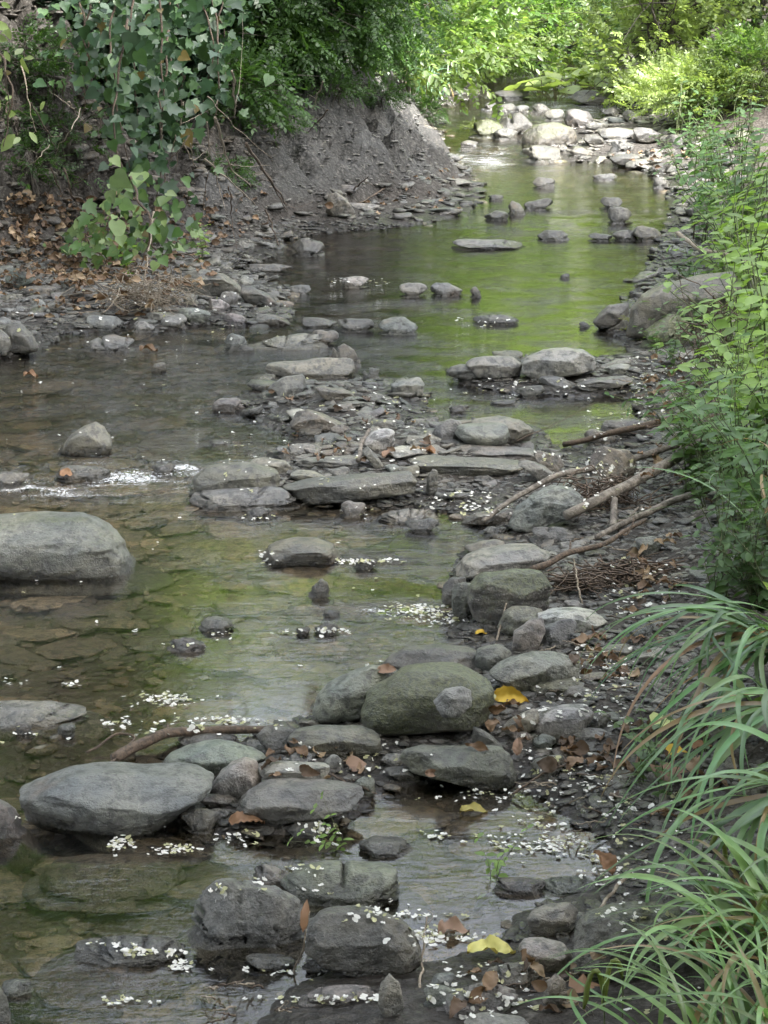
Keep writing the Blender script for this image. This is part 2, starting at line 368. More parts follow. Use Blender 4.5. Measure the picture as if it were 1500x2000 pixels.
# ------------------------------------------------------------------ ground and water
xs, ys = grid_axes(.022, 760, 3.6)
XX, YY = np.meshgrid(xs, ys); GX, GY = XX.ravel(), YY.ravel()
GZ, GLAND, GBL, GBR = height(GX, GY)
def gsoil():
    wl = Wl(GY); h = GZ - wl
    mud = np.array([.042, .035, .029]); clay = np.array([.056, .056, .054]); dark = np.array([.024, .019, .014]); silt = np.array([.085, .073, .054]); humus = np.array([.055, .038, .026])
    c = np.tile(mud, (len(GX), 1))
    k = sst(0.0, .08, -GLAND)[:, None]; c = c * (1 - k) + silt * k * (1 + .6 * sst(7.2, 6.2, GY))[:, None]
    k = (sst(0.02, .2, GBL) * sst(11.2, 12.4, GY) * sst(-1.5, -.75, GX + n2(GX, GY, 1.5, 2, 61) * .4) * (1 - sst(20, 23, GY)))[:, None] * (.65 + .35 * sst(-.3, .3, n2(GX, GY, 2.5, 3, 62)))[:, None]; c = c * (1 - k) + clay * k
    k = (sst(0.02, .2, GBL) * (1 - sst(10.8, 12.2, GY)))[:, None]; c = c * (1 - k) + humus * k
    k = (sst(.55, .95, GBL + .5 * sst(-.8, -1.6, GX)) * .95)[:, None]; c = c * (1 - k) + dark * k
    k = (sst(.0, .3, GBR))[:, None] * .7; c = c * (1 - k) + np.array([.055, .042, .03]) * k
    return c, np.clip(1.15 - h / .06, 0, 1)
_c, _w = gsoil()
ground = tag(obj('ground', grid_mesh('ground', xs, ys, GZ, col=_c, attrs={'wet': _w}), M_GROUND), kind='structure')
HG = GZ.reshape(len(ys), len(xs)); LG = GLAND.reshape(HG.shape)
def look(G, X, Y):
    X = np.asarray(X, float); Y = np.asarray(Y, float)
    i = np.clip(np.searchsorted(xs, X) - 1, 0, len(xs) - 2); j = np.clip(np.searchsorted(ys, Y) - 1, 0, len(ys) - 2)
    u = np.clip((X - xs[i]) / (xs[i + 1] - xs[i]), 0, 1); v = np.clip((Y - ys[j]) / (ys[j + 1] - ys[j]), 0, 1)
    return (G[j, i] * (1 - u) + G[j, i + 1] * u) * (1 - v) + (G[j + 1, i] * (1 - u) + G[j + 1, i + 1] * u) * v
def H(X, Y): return look(HG, X, Y)
def top(X, Y): return np.maximum(H(X, Y), Wl(Y))
def hit(px, py, water=True):                  # where the line of sight of a pixel meets the ground or the water
    px = np.atleast_1d(np.asarray(px, float)); py = np.atleast_1d(np.asarray(py, float)); d = ray(px, py)
    ts = 3.2 * (42 / 3.2) ** np.linspace(0, 1, 500); best = np.full(len(px), ts[-1]); done = np.zeros(len(px), bool); prev = ts[0]
    for tt in ts:
        p = d * tt; p[:, 2] += CAMZ; g = top(p[:, 0], p[:, 1]) if water else H(p[:, 0], p[:, 1])
        new = (~done) & (p[:, 2] < g)
        best[new] = (tt + prev) / 2; done |= new; prev = tt
    p = d * best[:, None]; p[:, 2] = top(p[:, 0], p[:, 1]) if water else H(p[:, 0], p[:, 1])
    return p

RIP = [(20,950,.22,.14,1.6,1.2),(120,962,.2,.14,1.5,1.1),(250,935,.22,.14,1.6,1.25),(330,912,.16,.12,1.5,1.1),(200,900,.12,.1,1.4,.8),(290,958,.18,.12,1.4,.8),(60,905,.5,.25,1.1,.2),(370,925,.1,.1,1.5,1.1),(150,935,1.0,.3,1.2,.35),(780,1195,.20,.09,1.5,1.05),(860,1200,.12,.08,1.4,.9),(700,1098,.2,.06,1.2,.55),(945,292,.40,.9,1.4,1.0),(900,290,.25,.5,1.4,.95),(985,300,.3,.4,1.3,.7),(1000,240,.6,1.6,1.4,.55),(1150,170,1.2,3,1.6,1.0),(800,600,.8,.5,.5,0),(900,470,1.2,.5,.5,.0),(1000,450,1.4,.5,.55,.0),(350,760,1.8,1.6,.8,.0),(200,700,1.0,.8,.7,0),(1050,800,.5,.5,.35,0),(820,1060,.4,.5,.55,0),(750,1250,.3,.3,.35,0),(640,640,.7,.5,.5,.2),(1000,590,1,.4,.4,.0),(250,1900,.14,.10,.6,.35),(1010,415,1.2,.5,.6,.2)]  # riffles carry whitewater; foam on the midstream white ripple paints broken sky reflection
wxs, wys = grid_axes(.03, 620, 3.6)
def build_water():
    XX, YY = np.meshgrid(wxs, wys); X, Y = XX.ravel(), YY.ravel(); z = Wl(Y)
    rip = np.full(len(X), .10) + .20 * sst(5.8, 7.2, Y); foam_glint = np.zeros(len(X))
    for px, py, rx, ry, a, f in RIP:
        cx, cy = W(px, py); g = np.exp(-((X - cx) / rx) ** 2 - ((Y - cy) / ry) ** 2)
        rip = np.maximum(rip, a * g); foam_glint = np.maximum(foam_glint, f * g)
    rip = np.where(Y < 5.1, rip * .7, rip)
    amp = .014 * np.clip(rip - .6, 0, 1) * sst(14, 9, Y)
    z = z + amp * (n2(X, Y, 14, 3, 51) * 1.3) + .0012 * n2(X, Y * 1.6, 9, 2, 52) * np.clip(rip, 0, 1)
    keep = (H(X, Y) < z + .05) & (Y < 30)
    murk = sst(7.9, 8.8, Y) * sst(-1.2, -.2, X - (Y - 8) * .02) * .9; murk = np.maximum(murk, .0 + .30 * sst(6.4, 7.6, Y))
    for px, py, rx, ry, a in [(780,1120,.2,.35,.6),(820,1060,.22,.3,.7),(950,1640,.2,.12,.35),(1050,815,.4,.4,.9),(700,600,1.2,1.0,.7)]:
        cx, cy = W(px, py); murk = np.maximum(murk, a * np.exp(-((X - cx) / rx) ** 2 - ((Y - cy) / ry) ** 2))
    tag(obj('stream_water', grid_mesh('stream_water', wxs, wys, z, keep, attrs={'ripple': rip, 'foam_glint': foam_glint, 'murk': murk}), M_WATER), kind='structure')
build_water()
# ------------------------------------------------------------------ stones one can point at
COL = {k: tuple(.66 * (c * .5 + .5 * sum(v) / 3) for c in v) for k, v in dict(blue=(.12,.16,.15), grey=(.20,.20,.19), dark=(.065,.064,.06), olive=(.12,.12,.075), tan=(.185,.165,.13), pale=(.29,.295,.285), slate=(.085,.10,.095),
           white=(.42,.43,.42), brown=(.13,.10,.07), green=(.14,.19,.15), purple=(.15,.13,.155), mid=(.125,.125,.118), rust=(.17,.10,.055)).items()}
def outline_from_box(x0, y0, x1, y1, seed):
    g = np.random.default_rng(seed); n = 28; a = np.linspace(0, 2 * np.pi, n, endpoint=False)
    e = g.uniform(1.7, 2.5); k = (np.abs(np.cos(a)) ** e + np.abs(np.sin(a)) ** e) ** (-1 / e)
    r = k * (1 + .11 * np.sin(a * 2 + g.uniform(0, 6)) * g.uniform(.3, 1) + .09 * np.sin(a * 3 + g.uniform(0, 6)) + .06 * np.sin(a * 5 + g.uniform(0, 6)) + .03 * np.sin(a * 8 + g.uniform(0, 6)))
    sk = g.uniform(-.45, .45); x = r * np.cos(a); y = r * np.sin(a); x = x + sk * y
    x = (x - x.min()) / (x.max() - x.min()); y = (y - y.min()) / (y.max() - y.min())
    return np.stack([x0 + x * (x1 - x0), y1 - y * (y1 - y0)], 1)
NST = 0
STONES = []
def stone_verts(poly, s, th, depth, seed, sub, lump, cuts, facet, dome=False):
    """outline (pixels) -> a solid blob whose side view is that outline, with its own thickness"""
    g = np.random.default_rng(seed); poly = np.array(poly, float)
    mn, mxx = poly.min(0), poly.max(0); c = (mn + mxx) / 2
    if dome: c = np.array([c[0], mxx[1]])
    q = np.vstack([poly, poly[:1]]); B = np.vstack([q[i] + (q[i + 1] - q[i]) * t for i in range(len(poly)) for t in np.linspace(0, 1, 8, endpoint=False)[:, None]])
    B = (B - c) * [1, -1]; hw, hh = (mxx - mn) / 2
    if dome: hh *= 2
    an = np.arctan2(B[:, 1] / hh, B[:, 0] / hw); rr = np.hypot(B[:, 0] / hw, B[:, 1] / hh); o = np.argsort(an)
    V, F = ico(sub); V = V.copy()
    rho = np.hypot(V[:, 0], V[:, 2]); ph = np.arctan2(V[:, 2], V[:, 0]); low_ = V[:, 2] < 0
    if dome:
        kk = an > .03; an, rr = an[kk & (an < math.pi - .03)], rr[kk & (an < math.pi - .03)]; o = np.argsort(an)
        Rd = np.interp(np.abs(ph), np.r_[0, an[o], math.pi], np.r_[1, rr[o], 1])
    R = Rd if dome else np.interp(ph, an[o], rr[o], period=2 * np.pi); rp = rho ** .82
    P = np.stack([R * rp * np.cos(ph), np.sign(V[:, 1]) * np.abs(V[:, 1]) ** .8, R * rp * np.sin(ph)], 1)
    for i in range(cuts):
        if i == 0: n = np.array([g.uniform(-.25, .25), -.75, .75]); d = g.uniform(.74, .86)
        elif i == 1: n = np.array([g.uniform(-.3, .3), -.98, -.1]); d = g.uniform(.68, .82)
        else: n = np.array([g.choice([-1, 1]) * g.uniform(.4, 1), -g.uniform(.2, 1), g.uniform(-.2, .8)]); d = g.uniform(.72, .92)
        n = n / np.linalg.norm(n); e = np.maximum(P @ n - d, 0); P -= e[:, None] * n * facet
    Wd, V_ = 2 * hw * s, 2 * hh * s
    D = depth * Wd
    if dome:
        Vv = V_ / 2; D = min(D, .8 * Vv / math.sin(th)); a_ = D / 2 * math.sin(th); hz = math.sqrt(max(Vv * Vv - 2 * a_ * Vv, .01 * Vv * Vv)) / math.cos(th)
    D = min(D, .72 * V_ / math.sin(th)); k = math.sqrt(max(1 - (D * math.sin(th) / V_) ** 2, .08)) / math.cos(th)
    if not dome: hz = V_ * k / 2
    nr = P / np.maximum(np.linalg.norm(P, axis=1), 1e-6)[:, None]
    off = g.uniform(0, 50, 3); big = fbm(P * 1.3 + off, 2) * .10; midn = fbm(P * 3.7 + off, 3) * .035 * lump
    rid = -np.abs(fbm(P * (np.array([1.6, 2, 3.6]) if lump < 1.7 else 3.4) + off, 3)) * (.045 if lump < 1.7 else .055) * lump
    fine = fbm(P * 11 + off, 2) * .010 * lump
    P = P + nr * (big + midn + rid + fine)[:, None]
    lo, hi = P.min(0), P.max(0)
    P[:, 0] = (P[:, 0] - (lo[0] + hi[0]) / 2) / ((hi[0] - lo[0]) / 2); P[:, 2] = (P[:, 2] - (lo[2] + hi[2]) / 2) / ((hi[2] - lo[2]) / 2)
    return P * [Wd / 2, D / 2, hz], F, hz, D, c
def stone(label, pts,  col='grey', depth=.6, moss=0.0, cuts=5, lump=1.0, facet=.94, lift=0.0, name='stone', group=None, cat='stone', sub=None, dome=None):
    global NST; NST += 1; seed = 1000 + NST
    box = len(pts) == 4 and not hasattr(pts[0], '__len__')
    if box: poly = outline_from_box(*pts, seed)
    else: poly = np.array(pts, float)
    mn, mx = poly.min(0), poly.max(0); cx, cy = (mn + mx) / 2; yb = mx[1]
    b = hit(cx, yb - 1)[0]; r0 = ray(cx, yb); dist = (b[1] * cp - (b[2] - CAMZ) * sp); s = dist / FPX
    th = math.atan2(-r0[2], r0[1]); px = mx[0] - mn[0]
    sub = sub or (5 if px > 110 else 4 if px > 38 else 3)
    inw = b[2] - float(H(b[0], b[1])) > .012
    if dome is None: dome = (lift == 0) and (inw or (box and NST % 3 > 0)) and px < 330
    P, F, hz, D, c = stone_verts(poly, s, th, depth, seed, sub, lump, cuts, facet, dome)
    zb = b[2] + lift; zc = zb if dome else zb + hz * .94
    X, Y = atz(cx, yb - D / 2 * math.sin(th) / s, zb) if dome else atz(cx, cy, zc); X, Y = float(X), float(Y)
    gz = float(H(X, Y)); ext = max(zb - gz, 0) * (0 if lift else 1) + .01
    if dome:
        lo = P[:, 2] < 0; q = np.clip(-P[:, 2] / hz, 0, 1); fl = 1 + min(1.1, .4 + .8 * ext / max(D, .02)) * np.sqrt(q); P[:, 0] *= fl; P[:, 1] *= fl; P[lo, 2] *= (ext + .012) / hz
    else:
        if ext > .03:
            fl = 1 + .9 * np.clip((-P[:, 2] / hz - .65) / .35, 0, 1); P[:, 0] *= fl; P[:, 1] *= fl
        lowz = P[:, 2] < 0; P[lowz, 2] *= (hz + ext) / hz
    me = mesh_np('stone', P, F)
    o = obj(name, me, M_STONE, loc=(X, Y, zc)); o.rotation_euler = (0, 0, 0)
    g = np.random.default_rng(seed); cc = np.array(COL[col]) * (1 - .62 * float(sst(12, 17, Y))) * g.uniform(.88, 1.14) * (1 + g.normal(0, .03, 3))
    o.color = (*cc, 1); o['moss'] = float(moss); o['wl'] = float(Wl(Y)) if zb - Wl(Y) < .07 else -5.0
    tag(o, label, cat, group); STONES.append((X, Y, max(D, px * s * .5) / 2)); return o

# --- foreground
stone('large smooth blue-grey slab stone with a small dark notch in its front face', [(31,1550),(50,1537),(100,1510),(150,1491),(210,1487),(275,1490),(320,1495),(370,1487),(400,1492),(420,1510),(415,1537),(380,1560),(340,1587),(300,1610),(240,1616),(190,1607),(140,1597),(75,1588),(40,1570)], 'blue', .62, .1, 3, 1.1, facet=.7)
stone('low greenish tan slab lying behind the large blue-grey slab', [(315,1492),(330,1475),(370,1457),(420,1446),(460,1452),(500,1470),(520,1487),(515,1502),(420,1512),(320,1502)], 'green', .7)
stone('pale speckled granite cobble wedged beside the large blue-grey slab', [(407,1540),(425,1515),(450,1492),(480,1480),(502,1487),(511,1515),(507,1537),(480,1551),(440,1553)], 'pale', .8, 0, 3, 1.3)
stone('light flat stone resting on top of the wedge-shaped grey slab', [(503,1496),(520,1487),(575,1490),(640,1494),(643,1508),(620,1521),(565,1519),(512,1512)], 'pale', .5, lift=.035)
stone('wedge-shaped grey slab with a sharp left corner beside the granite cobble', [(462,1574),(480,1555),(505,1532),(525,1522),(550,1523),(620,1523),(670,1530),(712,1543),(712,1562),(670,1582),(590,1592),(520,1608),(490,1598)], 'mid', .6, facet=.95)
stone('small dark flat stone stacked under the pale granite cobble', (390,1551,462,1576), 'dark', .6)
stone('lowest dark flat stone under the pale granite cobble', (408,1580,468,1606), 'dark', .6)
stone('wet brown cobble at the right foot of the large blue-grey slab', (352,1580,432,1630), 'brown', .8)
stone('thin dark flat stone at the foot of the wedge-shaped slab', (587,1576,672,1601), 'dark', .6)
stone('sunlit white-topped slab cut by the left edge of the photo above the dam of stones', [(-60,1378),(0,1371),(60,1372),(104,1370),(140,1384),(172,1398),(176,1416),(120,1422),(0,1424),(-60,1424)], 'pale', .6, facet=.95)
stone('small round brown pebble in front of the white-topped slab', (28,1410,64,1436), 'mid', .8)
stone('small rounded grey stone right of the round brown pebble', (112,1413,148,1437), 'mid', .8)
stone('long flat dark stone lying just behind the greenish tan slab', (346,1432,468,1463), 'dark', .5)
stone('dark rounded stone between the fallen branch and the mossy long stone', (500,1420,588,1472), 'dark', .7)
stone('long dark green mossy stone in front of the tall mossy boulder', [(560,1445),(575,1425),(610,1418),(680,1417),(715,1418),(745,1435),(748,1462),(720,1472),(640,1472),(570,1465)], 'olive', .5, .35)
stone('tall mossy boulder with a small grey stone sitting on it', [(703,1388),(718,1352),(745,1332),(770,1312),(800,1300),(850,1295),(900,1300),(925,1310),(960,1335),(966,1360),(955,1400),(930,1416),(880,1421),(800,1424),(730,1430),(707,1412)], 'olive', .65, .8, 3, 1.1, facet=.6)
stone('small pale streaked stone sitting on the tall mossy boulder', [(848,1370),(870,1348),(900,1342),(920,1352),(918,1375),(895,1393),(862,1392)], 'grey', .7, lift=.075, lump=1.4)
stone('pale green veined rock leaning against the left side of the tall mossy boulder', [(610,1385),(618,1355),(640,1335),(680,1315),(720,1300),(760,1300),(782,1318),(745,1345),(718,1372),(700,1396),(650,1406),(618,1402)], 'green', .6, .2, 4, 1.4)
stone('small upright grey stone in front of the pale green veined rock', (633,1390,662,1416), 'mid', .7)
stone('long dark stone in the water behind the tall mossy boulder', [(752,1290),(790,1265),(850,1258),(920,1266),(955,1285),(950,1310),(900,1318),(800,1312)], 'dark', .5, .3)
stone('round dark grey stone at the right end of the long dark stone', (925,1260,1000,1312), 'mid', .8)
stone('broad flat grey boulder with a pale top right of the tall mossy boulder', [(955,1315),(990,1288),(1040,1273),(1090,1276),(1138,1292),(1135,1320),(1060,1346),(985,1340)], 'grey', .65)
stone('small pointed dark stone leaning on the broad flat grey boulder', [(1030,1335),(1030,1299),(1050,1306),(1076,1328),(1060,1342)], 'dark', .6, facet=.95)
stone('flat olive stone below the pointed dark stone', (1036,1325,1132,1358), 'olive', .6)
stone('rounded grey stone right of the flat olive stone', (1088,1340,1156,1366), 'mid', .7)
stone('small pebble under the flat olive stone', (1063,1352,1088,1370), 'grey', .8)
stone('bright white flat-topped stone near the yellow leaf', [(1040,1421),(1050,1402),(1062,1392),(1100,1379),(1150,1377),(1162,1398),(1160,1408),(1130,1430),(1095,1436),(1050,1434)], 'white', .7, 0, 4, .8, .95, name='stone')
stone('grey stone touching the right side of the bright white stone', (1152,1392,1194,1424), 'grey', .8)
stone('flat grey slab sticking out from under the bright white stone', (1118,1422,1186,1446), 'grey', .7)
stone('blue-green pebble under the bright white stone', (1040,1434,1087,1462), 'blue', .9)
stone('long tan stone with a rusty front just left of the bright white stone', [(975,1425),(1000,1408),(1045,1386),(1053,1398),(1045,1420),(1015,1432),(990,1432)], 'tan', .6)
stone('brown oval stone below the long tan stone', (992,1429,1044,1454), 'brown', .8)
stone('dark square-ended block lying along the upper edge of the foreground pool', [(780,1482),(790,1464),(810,1457),(900,1458),(985,1458),(998,1475),(1013,1516),(1000,1528),(930,1524),(860,1512),(800,1500)], 'olive', .45, .1, 4, .7, .97)
stone('triangular dark shard standing behind the square-ended block', [(922,1458),(926,1420),(945,1428),(988,1460),(960,1466)], 'dark', .5, facet=.97)
stone('small pale stone at the left end of the square-ended block', (743,1472,797,1500), 'pale', .7)
stone('small flat dark stone below the left end of the square-ended block', (750,1497,832,1524), 'dark', .6)
stone('small triangular grey stone with orange leaf in the gravel', (552,1468,612,1496), 'grey', .7)
stone('small white stone in the gravel above the wedge-shaped slab', (632,1474,670,1500), 'pale', .7)
stone('blue-grey pebble at the right tip of the wedge-shaped slab', (690,1518,734,1552), 'blue', .7)
stone('dark angular rock half buried in the gravel right of the block', (1033,1474,1102,1522), 'dark', .8)
stone('flat brown stone under leaves right of the square-ended block', (1075,1458,1150,1482), 'brown', .7)
# --- lowest part
stone('lumpy pitted dark boulder strewn with petals, left of the twin pair', [(367,1797),(380,1752),(415,1717),(450,1715),(500,1727),(550,1750),(590,1780),(605,1825),(580,1860),(500,1857),(440,1842),(390,1825)], 'mid', .62, .3, 3, 2.4)
stone('rounded pitted black boulder, right of the twin pair', [(595,1850),(600,1800),(625,1780),(650,1775),(700,1772),(750,1783),(795,1803),(825,1862),(815,1888),(780,1898),(700,1892),(620,1872)], 'dark', .62, 0, 3, 2.0)
stone('smooth greenish boulder behind the pitted twin boulders', [(540,1738),(580,1707),(620,1687),(700,1682),(750,1683),(780,1700),(784,1740),(776,1776),(700,1772),(600,1768),(560,1755)], 'green', .6, .35, 3, .9)
stone('round black stone at the left edge of the foreground pool', (698,1634,806,1678), 'dark', .8)
stone('purple wet mound half sunk beside the greenish boulder', (488,1690,572,1742), 'purple', .8)
stone('small dark stone under the pitted black boulder', (590,1866,668,1902), 'dark', .7)
stone('dark flat stone under the lumpy pitted boulder', (478,1864,578,1900), 'dark', .6)
stone('low wet stone with a line of petals along its front', [(140,1843),(200,1830),(280,1828),(340,1840),(372,1868),(345,1892),(280,1886),(200,1868)], 'mid', .6)
stone('wide rusty brown slab just under the water', [(50,1925),(120,1890),(240,1882),(350,1900),(372,1925),(345,1965),(230,1985),(110,1975),(60,1955)], 'rust', .8, 0, 1, .6, lift=-.045, dome=True)
stone('broad sandy-brown slab lying under clear water left of the pitted boulders', [(70,1740),(90,1690),(180,1668),(300,1672),(365,1700),(372,1740),(300,1768),(150,1765)], 'tan', .8, 0, 1, .6, lift=-.05, dome=True)
stone('pale oval stone under shallow water by the left edge', (0,1912,64,1948), 'green', .8)
stone('red-brown rock cut by the left edge beside the large blue-grey slab', [(-60,1600),(-50,1568),(0,1562),(30,1580),(46,1610),(40,1636),(0,1642),(-50,1640)], 'brown', .7)
stone('dark rock in the lower left corner', [(-50,1930),(0,1928),(18,1950),(24,2010),(-50,2030)], 'dark', .8)
stone('tan square block with a pale top, at the bank below the pool', [(1028,1795),(1040,1782),(1062,1772),(1115,1764),(1130,1782),(1122,1812),(1070,1825),(1035,1818)], 'tan', .7, 0, 4, .8, .97)
stone('pale grey oval stone below the tan square block', [(1012,1850),(1022,1834),(1060,1832),(1105,1845),(1122,1872),(1100,1894),(1050,1885),(1018,1870)], 'pale', .8, 0, 3, .7)
stone('dark lumpy moss-flecked boulder behind the drooping sedge', [(1118,1850),(1130,1800),(1170,1778),(1240,1765),(1330,1775),(1370,1820),(1370,1880),(1300,1905),(1180,1900),(1130,1885)], 'mid', .6, .45, 3, 2.2)
stone('brown stone lying below the yellow leaf', (948,1880,1062,1936), 'brown', .7)
stone('pinkish stone among grass stems near the bottom', [(1060,1950),(1064,1920),(1085,1903),(1105,1920),(1108,1952),(1090,1968)], 'tan', .7)
stone('streaked white and olive upright stone near the bottom', [(738,1960),(742,1925),(760,1905),(780,1920),(790,1960),(782,1982),(750,1982)], 'mid', .6, 0, 3, 1.6)
stone('wet blue oval stone near the bottom', (826,1926,905,1972), 'blue', .8)
stone('wide wet purple slab near the bottom', (866,1922,1012,1992), 'purple', .7)
stone('small wet blue stone above the wide purple slab', (842,1900,888,1932), 'blue', .8)
stone('wet purple ridge in the pool below the pink leaf', (962,1714,1072,1752), 'purple', .6)
stone('dark wet stone strewn with petals at the lower end of the pool', (1050,1712,1166,1752), 'blue', .7)
stone('flat grey shard at the very bottom beside the sedge', (905,1978,1040,2030), 'grey', .7)
stone('wet dark slab at the bottom below the pitted boulders', (600,1925,735,1965), 'purple', .7)
stone('dark rough stone by the petals below the thin flat stone', (556,1600,640,1640), 'dark', .8, lump=1.8)
# --- right shore, middle distance
stone('rounded dark boulder topped with moss above the white slab', [(912,1170),(918,1138),(940,1120),(1000,1112),(1060,1117),(1078,1145),(1076,1182),(1055,1203),(1010,1217),(955,1220),(925,1203)], 'dark', .65, .62, 3, 1.5)
stone('squared olive block against the left side of the moss-topped boulder', [(884,1195),(882,1150),(890,1138),(920,1138),(928,1160),(926,1205),(900,1208)], 'olive', .8, .1, 4, .6, .97)
stone('dark stone at the water end of the moss-topped boulder', [(862,1172),(865,1145),(880,1130),(912,1128),(912,1170),(890,1188)], 'dark', .8)
stone('sloping grey slab behind the moss-topped boulder', [(888,1122),(905,1092),(935,1076),(1000,1066),(1050,1063),(1076,1082),(1070,1105),(1055,1120),(950,1130)], 'grey', .7, 0, 3, .7)
stone('flat olive stone at the water behind the sloping grey slab', (902,1054,990,1086), 'olive', .6)
stone('mossy tan stone beside the white slab', [(972,1225),(985,1195),(1000,1184),(1030,1184),(1062,1192),(1066,1210),(1020,1222),(995,1235)], 'olive', .7, .2)
stone('white slab lying flat on the shore below the moss-topped boulder', [(1050,1200),(1075,1190),(1130,1186),(1165,1195),(1186,1212),(1160,1226),(1110,1232),(1065,1225)], 'white', .6, 0, 3, .5)
stone('grey faceted stone below the mossy tan stone', [(1000,1262),(1005,1235),(1040,1210),(1066,1207),(1066,1235),(1050,1262),(1020,1270)], 'grey', .7, 0, 4, .7, .95)
stone('round grey cobble right of the grey faceted stone', (1050,1208,1128,1266), 'mid', .85)
stone('small purple-grey stone above the white slab', (1098,1172,1140,1192), 'purple', .8)
stone('dark flat stone between the faceted stone and the round dark grey stone', (900,1216,1005,1240), 'dark', .5)
stone('dark layered boulder under the fallen branches', [(993,1022),(1008,995),(1040,968),(1080,949),(1118,955),(1142,978),(1130,1002),(1085,1015),(1045,1033),(1010,1034)], 'blue', .7, .1, 3, 2.2)
stone('flat dark wedge under the tip of the long branch', [(900,1018),(930,1004),(1000,994),(1004,1008),(985,1022)], 'mid', .5)
stone('black crumbly stone below the dark layered boulder', (1035,1029,1128,1062), 'dark', .6, lump=2)
stone('small black crumbly stone in the shallows left of the sloping slab', (942,1028,992,1052), 'dark', .7, lump=2)
stone('blue-grey cobble half buried on the right bank', (1240,1048,1292,1084), 'blue', .8)
stone('flat pale green stone on the right bank soil', (1228,1092,1284,1112), 'green', .8)
stone('flat olive tan stone at the tail of the stone bar', [(735,1018),(760,1000),(800,994),(850,998),(858,1012),(810,1016),(760,1026)], 'tan', .6)
stone('broken dark shard in front of the flat olive tan stone', (790,1012,860,1042), 'dark', .6, facet=.97)
stone('brown mound behind the long branch on the right shore', (1140,872,1246,960), 'brown', .7)
stone('grey stone left of the brown mound under the branch', (1135,930,1200,968), 'mid', .8)
stone('mossy grey hump in the soil right of the drooping sedge tips', (1170,1258,1235,1284), 'olive', .7, .3)
stone('dark bluish stone behind the sedge tips', (1222,1214,1280,1250), 'blue', .8)
# --- bar in midstream
stone('upper of two smooth brown boulders at the head of the small riffle', [(374,967),(376,932),(398,913),(450,903),(500,905),(545,920),(548,948),(480,962),(420,968)], 'olive', .6, .25, 3, .6)
stone('lower of two smooth brown boulders, a long low one in the water', [(366,990),(380,966),(440,960),(520,950),(560,957),(582,980),(562,992),(450,998),(380,1001)], 'mid', .5, 0, 3, .6)
stone('long dark plank-like stone lying across the bar', [(552,950),(600,938),(680,930),(760,926),(802,922),(815,938),(805,960),(700,974),(600,980),(570,968)], 'dark', .35, .15, 3, .8, .97)
stone('long greenish slab overhanging the black shadow on the bar', [(800,897),(815,890),(880,894),(960,897),(1020,903),(1027,915),(1010,922),(920,926),(850,920),(815,910)], 'olive', .45, .2, 3, .7)
stone('rounded pale grey cobble with a low dome on the bar', (888,826,996,872), 'mid', .75, cuts=1, lump=.5)
stone('long tan dome-shaped stone behind the pale grey cobble', [(900,835),(930,818),(975,812),(1015,820),(1045,842),(1040,858),(990,862),(920,850)], 'tan', .6, .15)
stone('dark curved stone left of the pale grey cobble', (843,818,905,862), 'mid', .7)
stone('pale round cracked stone standing on the bar', (706,836,772,880), 'white', .8, 0, 3, 1.0)
stone('dark upright stone at the right end of the plank-like stone', [(832,962),(834,930),(846,915),(856,920),(856,950),(848,968)], 'dark', .9)
stone('greenish stone behind the end of the plank-like stone', (762,908,824,950), 'olive', .7, .2)
stone('long layered slab under the pale grey cobble', [(880,882),(900,868),(960,870),(1040,880),(1060,890),(1050,900),(960,898),(890,893)], 'mid', .5)
stone('brown stone end at the water behind the long greenish slab', (1040,880,1104,926), 'brown', .7)
stone('flat grey stone tilting right beside the long greenish slab', [(1012,905),(1030,900),(1060,910),(1090,930),(1082,940),(1050,932)], 'mid', .6)
stone('olive stone left of the plank-like stone and behind the two brown boulders', (480,893,572,926), 'olive', .6)
stone('flat dark plank of rock on the bar under the pale round stone', [(576,905),(600,896),(700,890),(722,893),(722,905),(660,912),(590,913)], 'mid', .4)
stone('low rounded stone left of the bar edge near the water', (534,866,622,892), 'mid', .6)
stone('grey stone with a pale top behind the plank-like stone', (566,918,642,940), 'tan', .6)
stone('small squared grey stone behind the plank-like stone', (640,911,684,934), 'mid', .8)
stone('dark slanting brown slab on the upper bar', [(566,830),(575,806),(600,800),(640,812),(685,838),(670,846),(620,836),(580,840)], 'brown', .6)
stone('low mottled stone on the left tip of the upper bar', (414,777,478,803), 'tan', .6)
stone('round dark grey stone with a white top at the head of the bar', (520,731,600,777), 'mid', .8)
stone('long tan block lying in the water above the bar', [(514,728),(520,712),(560,708),(620,700),(688,698),(694,712),(695,738),(640,742),(570,742),(530,736)], 'tan', .5, .1, 3, .8, .95)
stone('dark pointed rock behind the long tan block', [(642,700),(650,680),(672,671),(694,685),(706,712),(690,718),(660,700)], 'brown', .7)
stone('small black triangular stone at the right end of the long tan block', (706,718,744,744), 'dark', .8)
stone('pale oval stone at the upper right of the bar', [(762,752),(790,744),(822,738),(830,752),(824,770),(790,772),(768,766)], 'grey', .7)
stone('brown block half sunk below the long tan block', (614,754,694,782), 'brown', .6)
stone('rough black stone at the middle of the bar', (578,833,636,856), 'dark', .7, lump=2)
stone('wet round brown stone at the middle of the bar', (640,829,682,852), 'brown', .8)
stone('leaning grey shard on the bar beside the pale round stone', [(707,877),(722,873),(750,908),(748,915),(735,912)], 'mid', .6)
stone('white-topped dark stone on the bar between the pale round and pale grey stones', (790,852,852,876), 'grey', .6)
stone('flat pale stone in the water left of the pale stones, topped with petals', (664,978,716,1012), 'purple', .7)
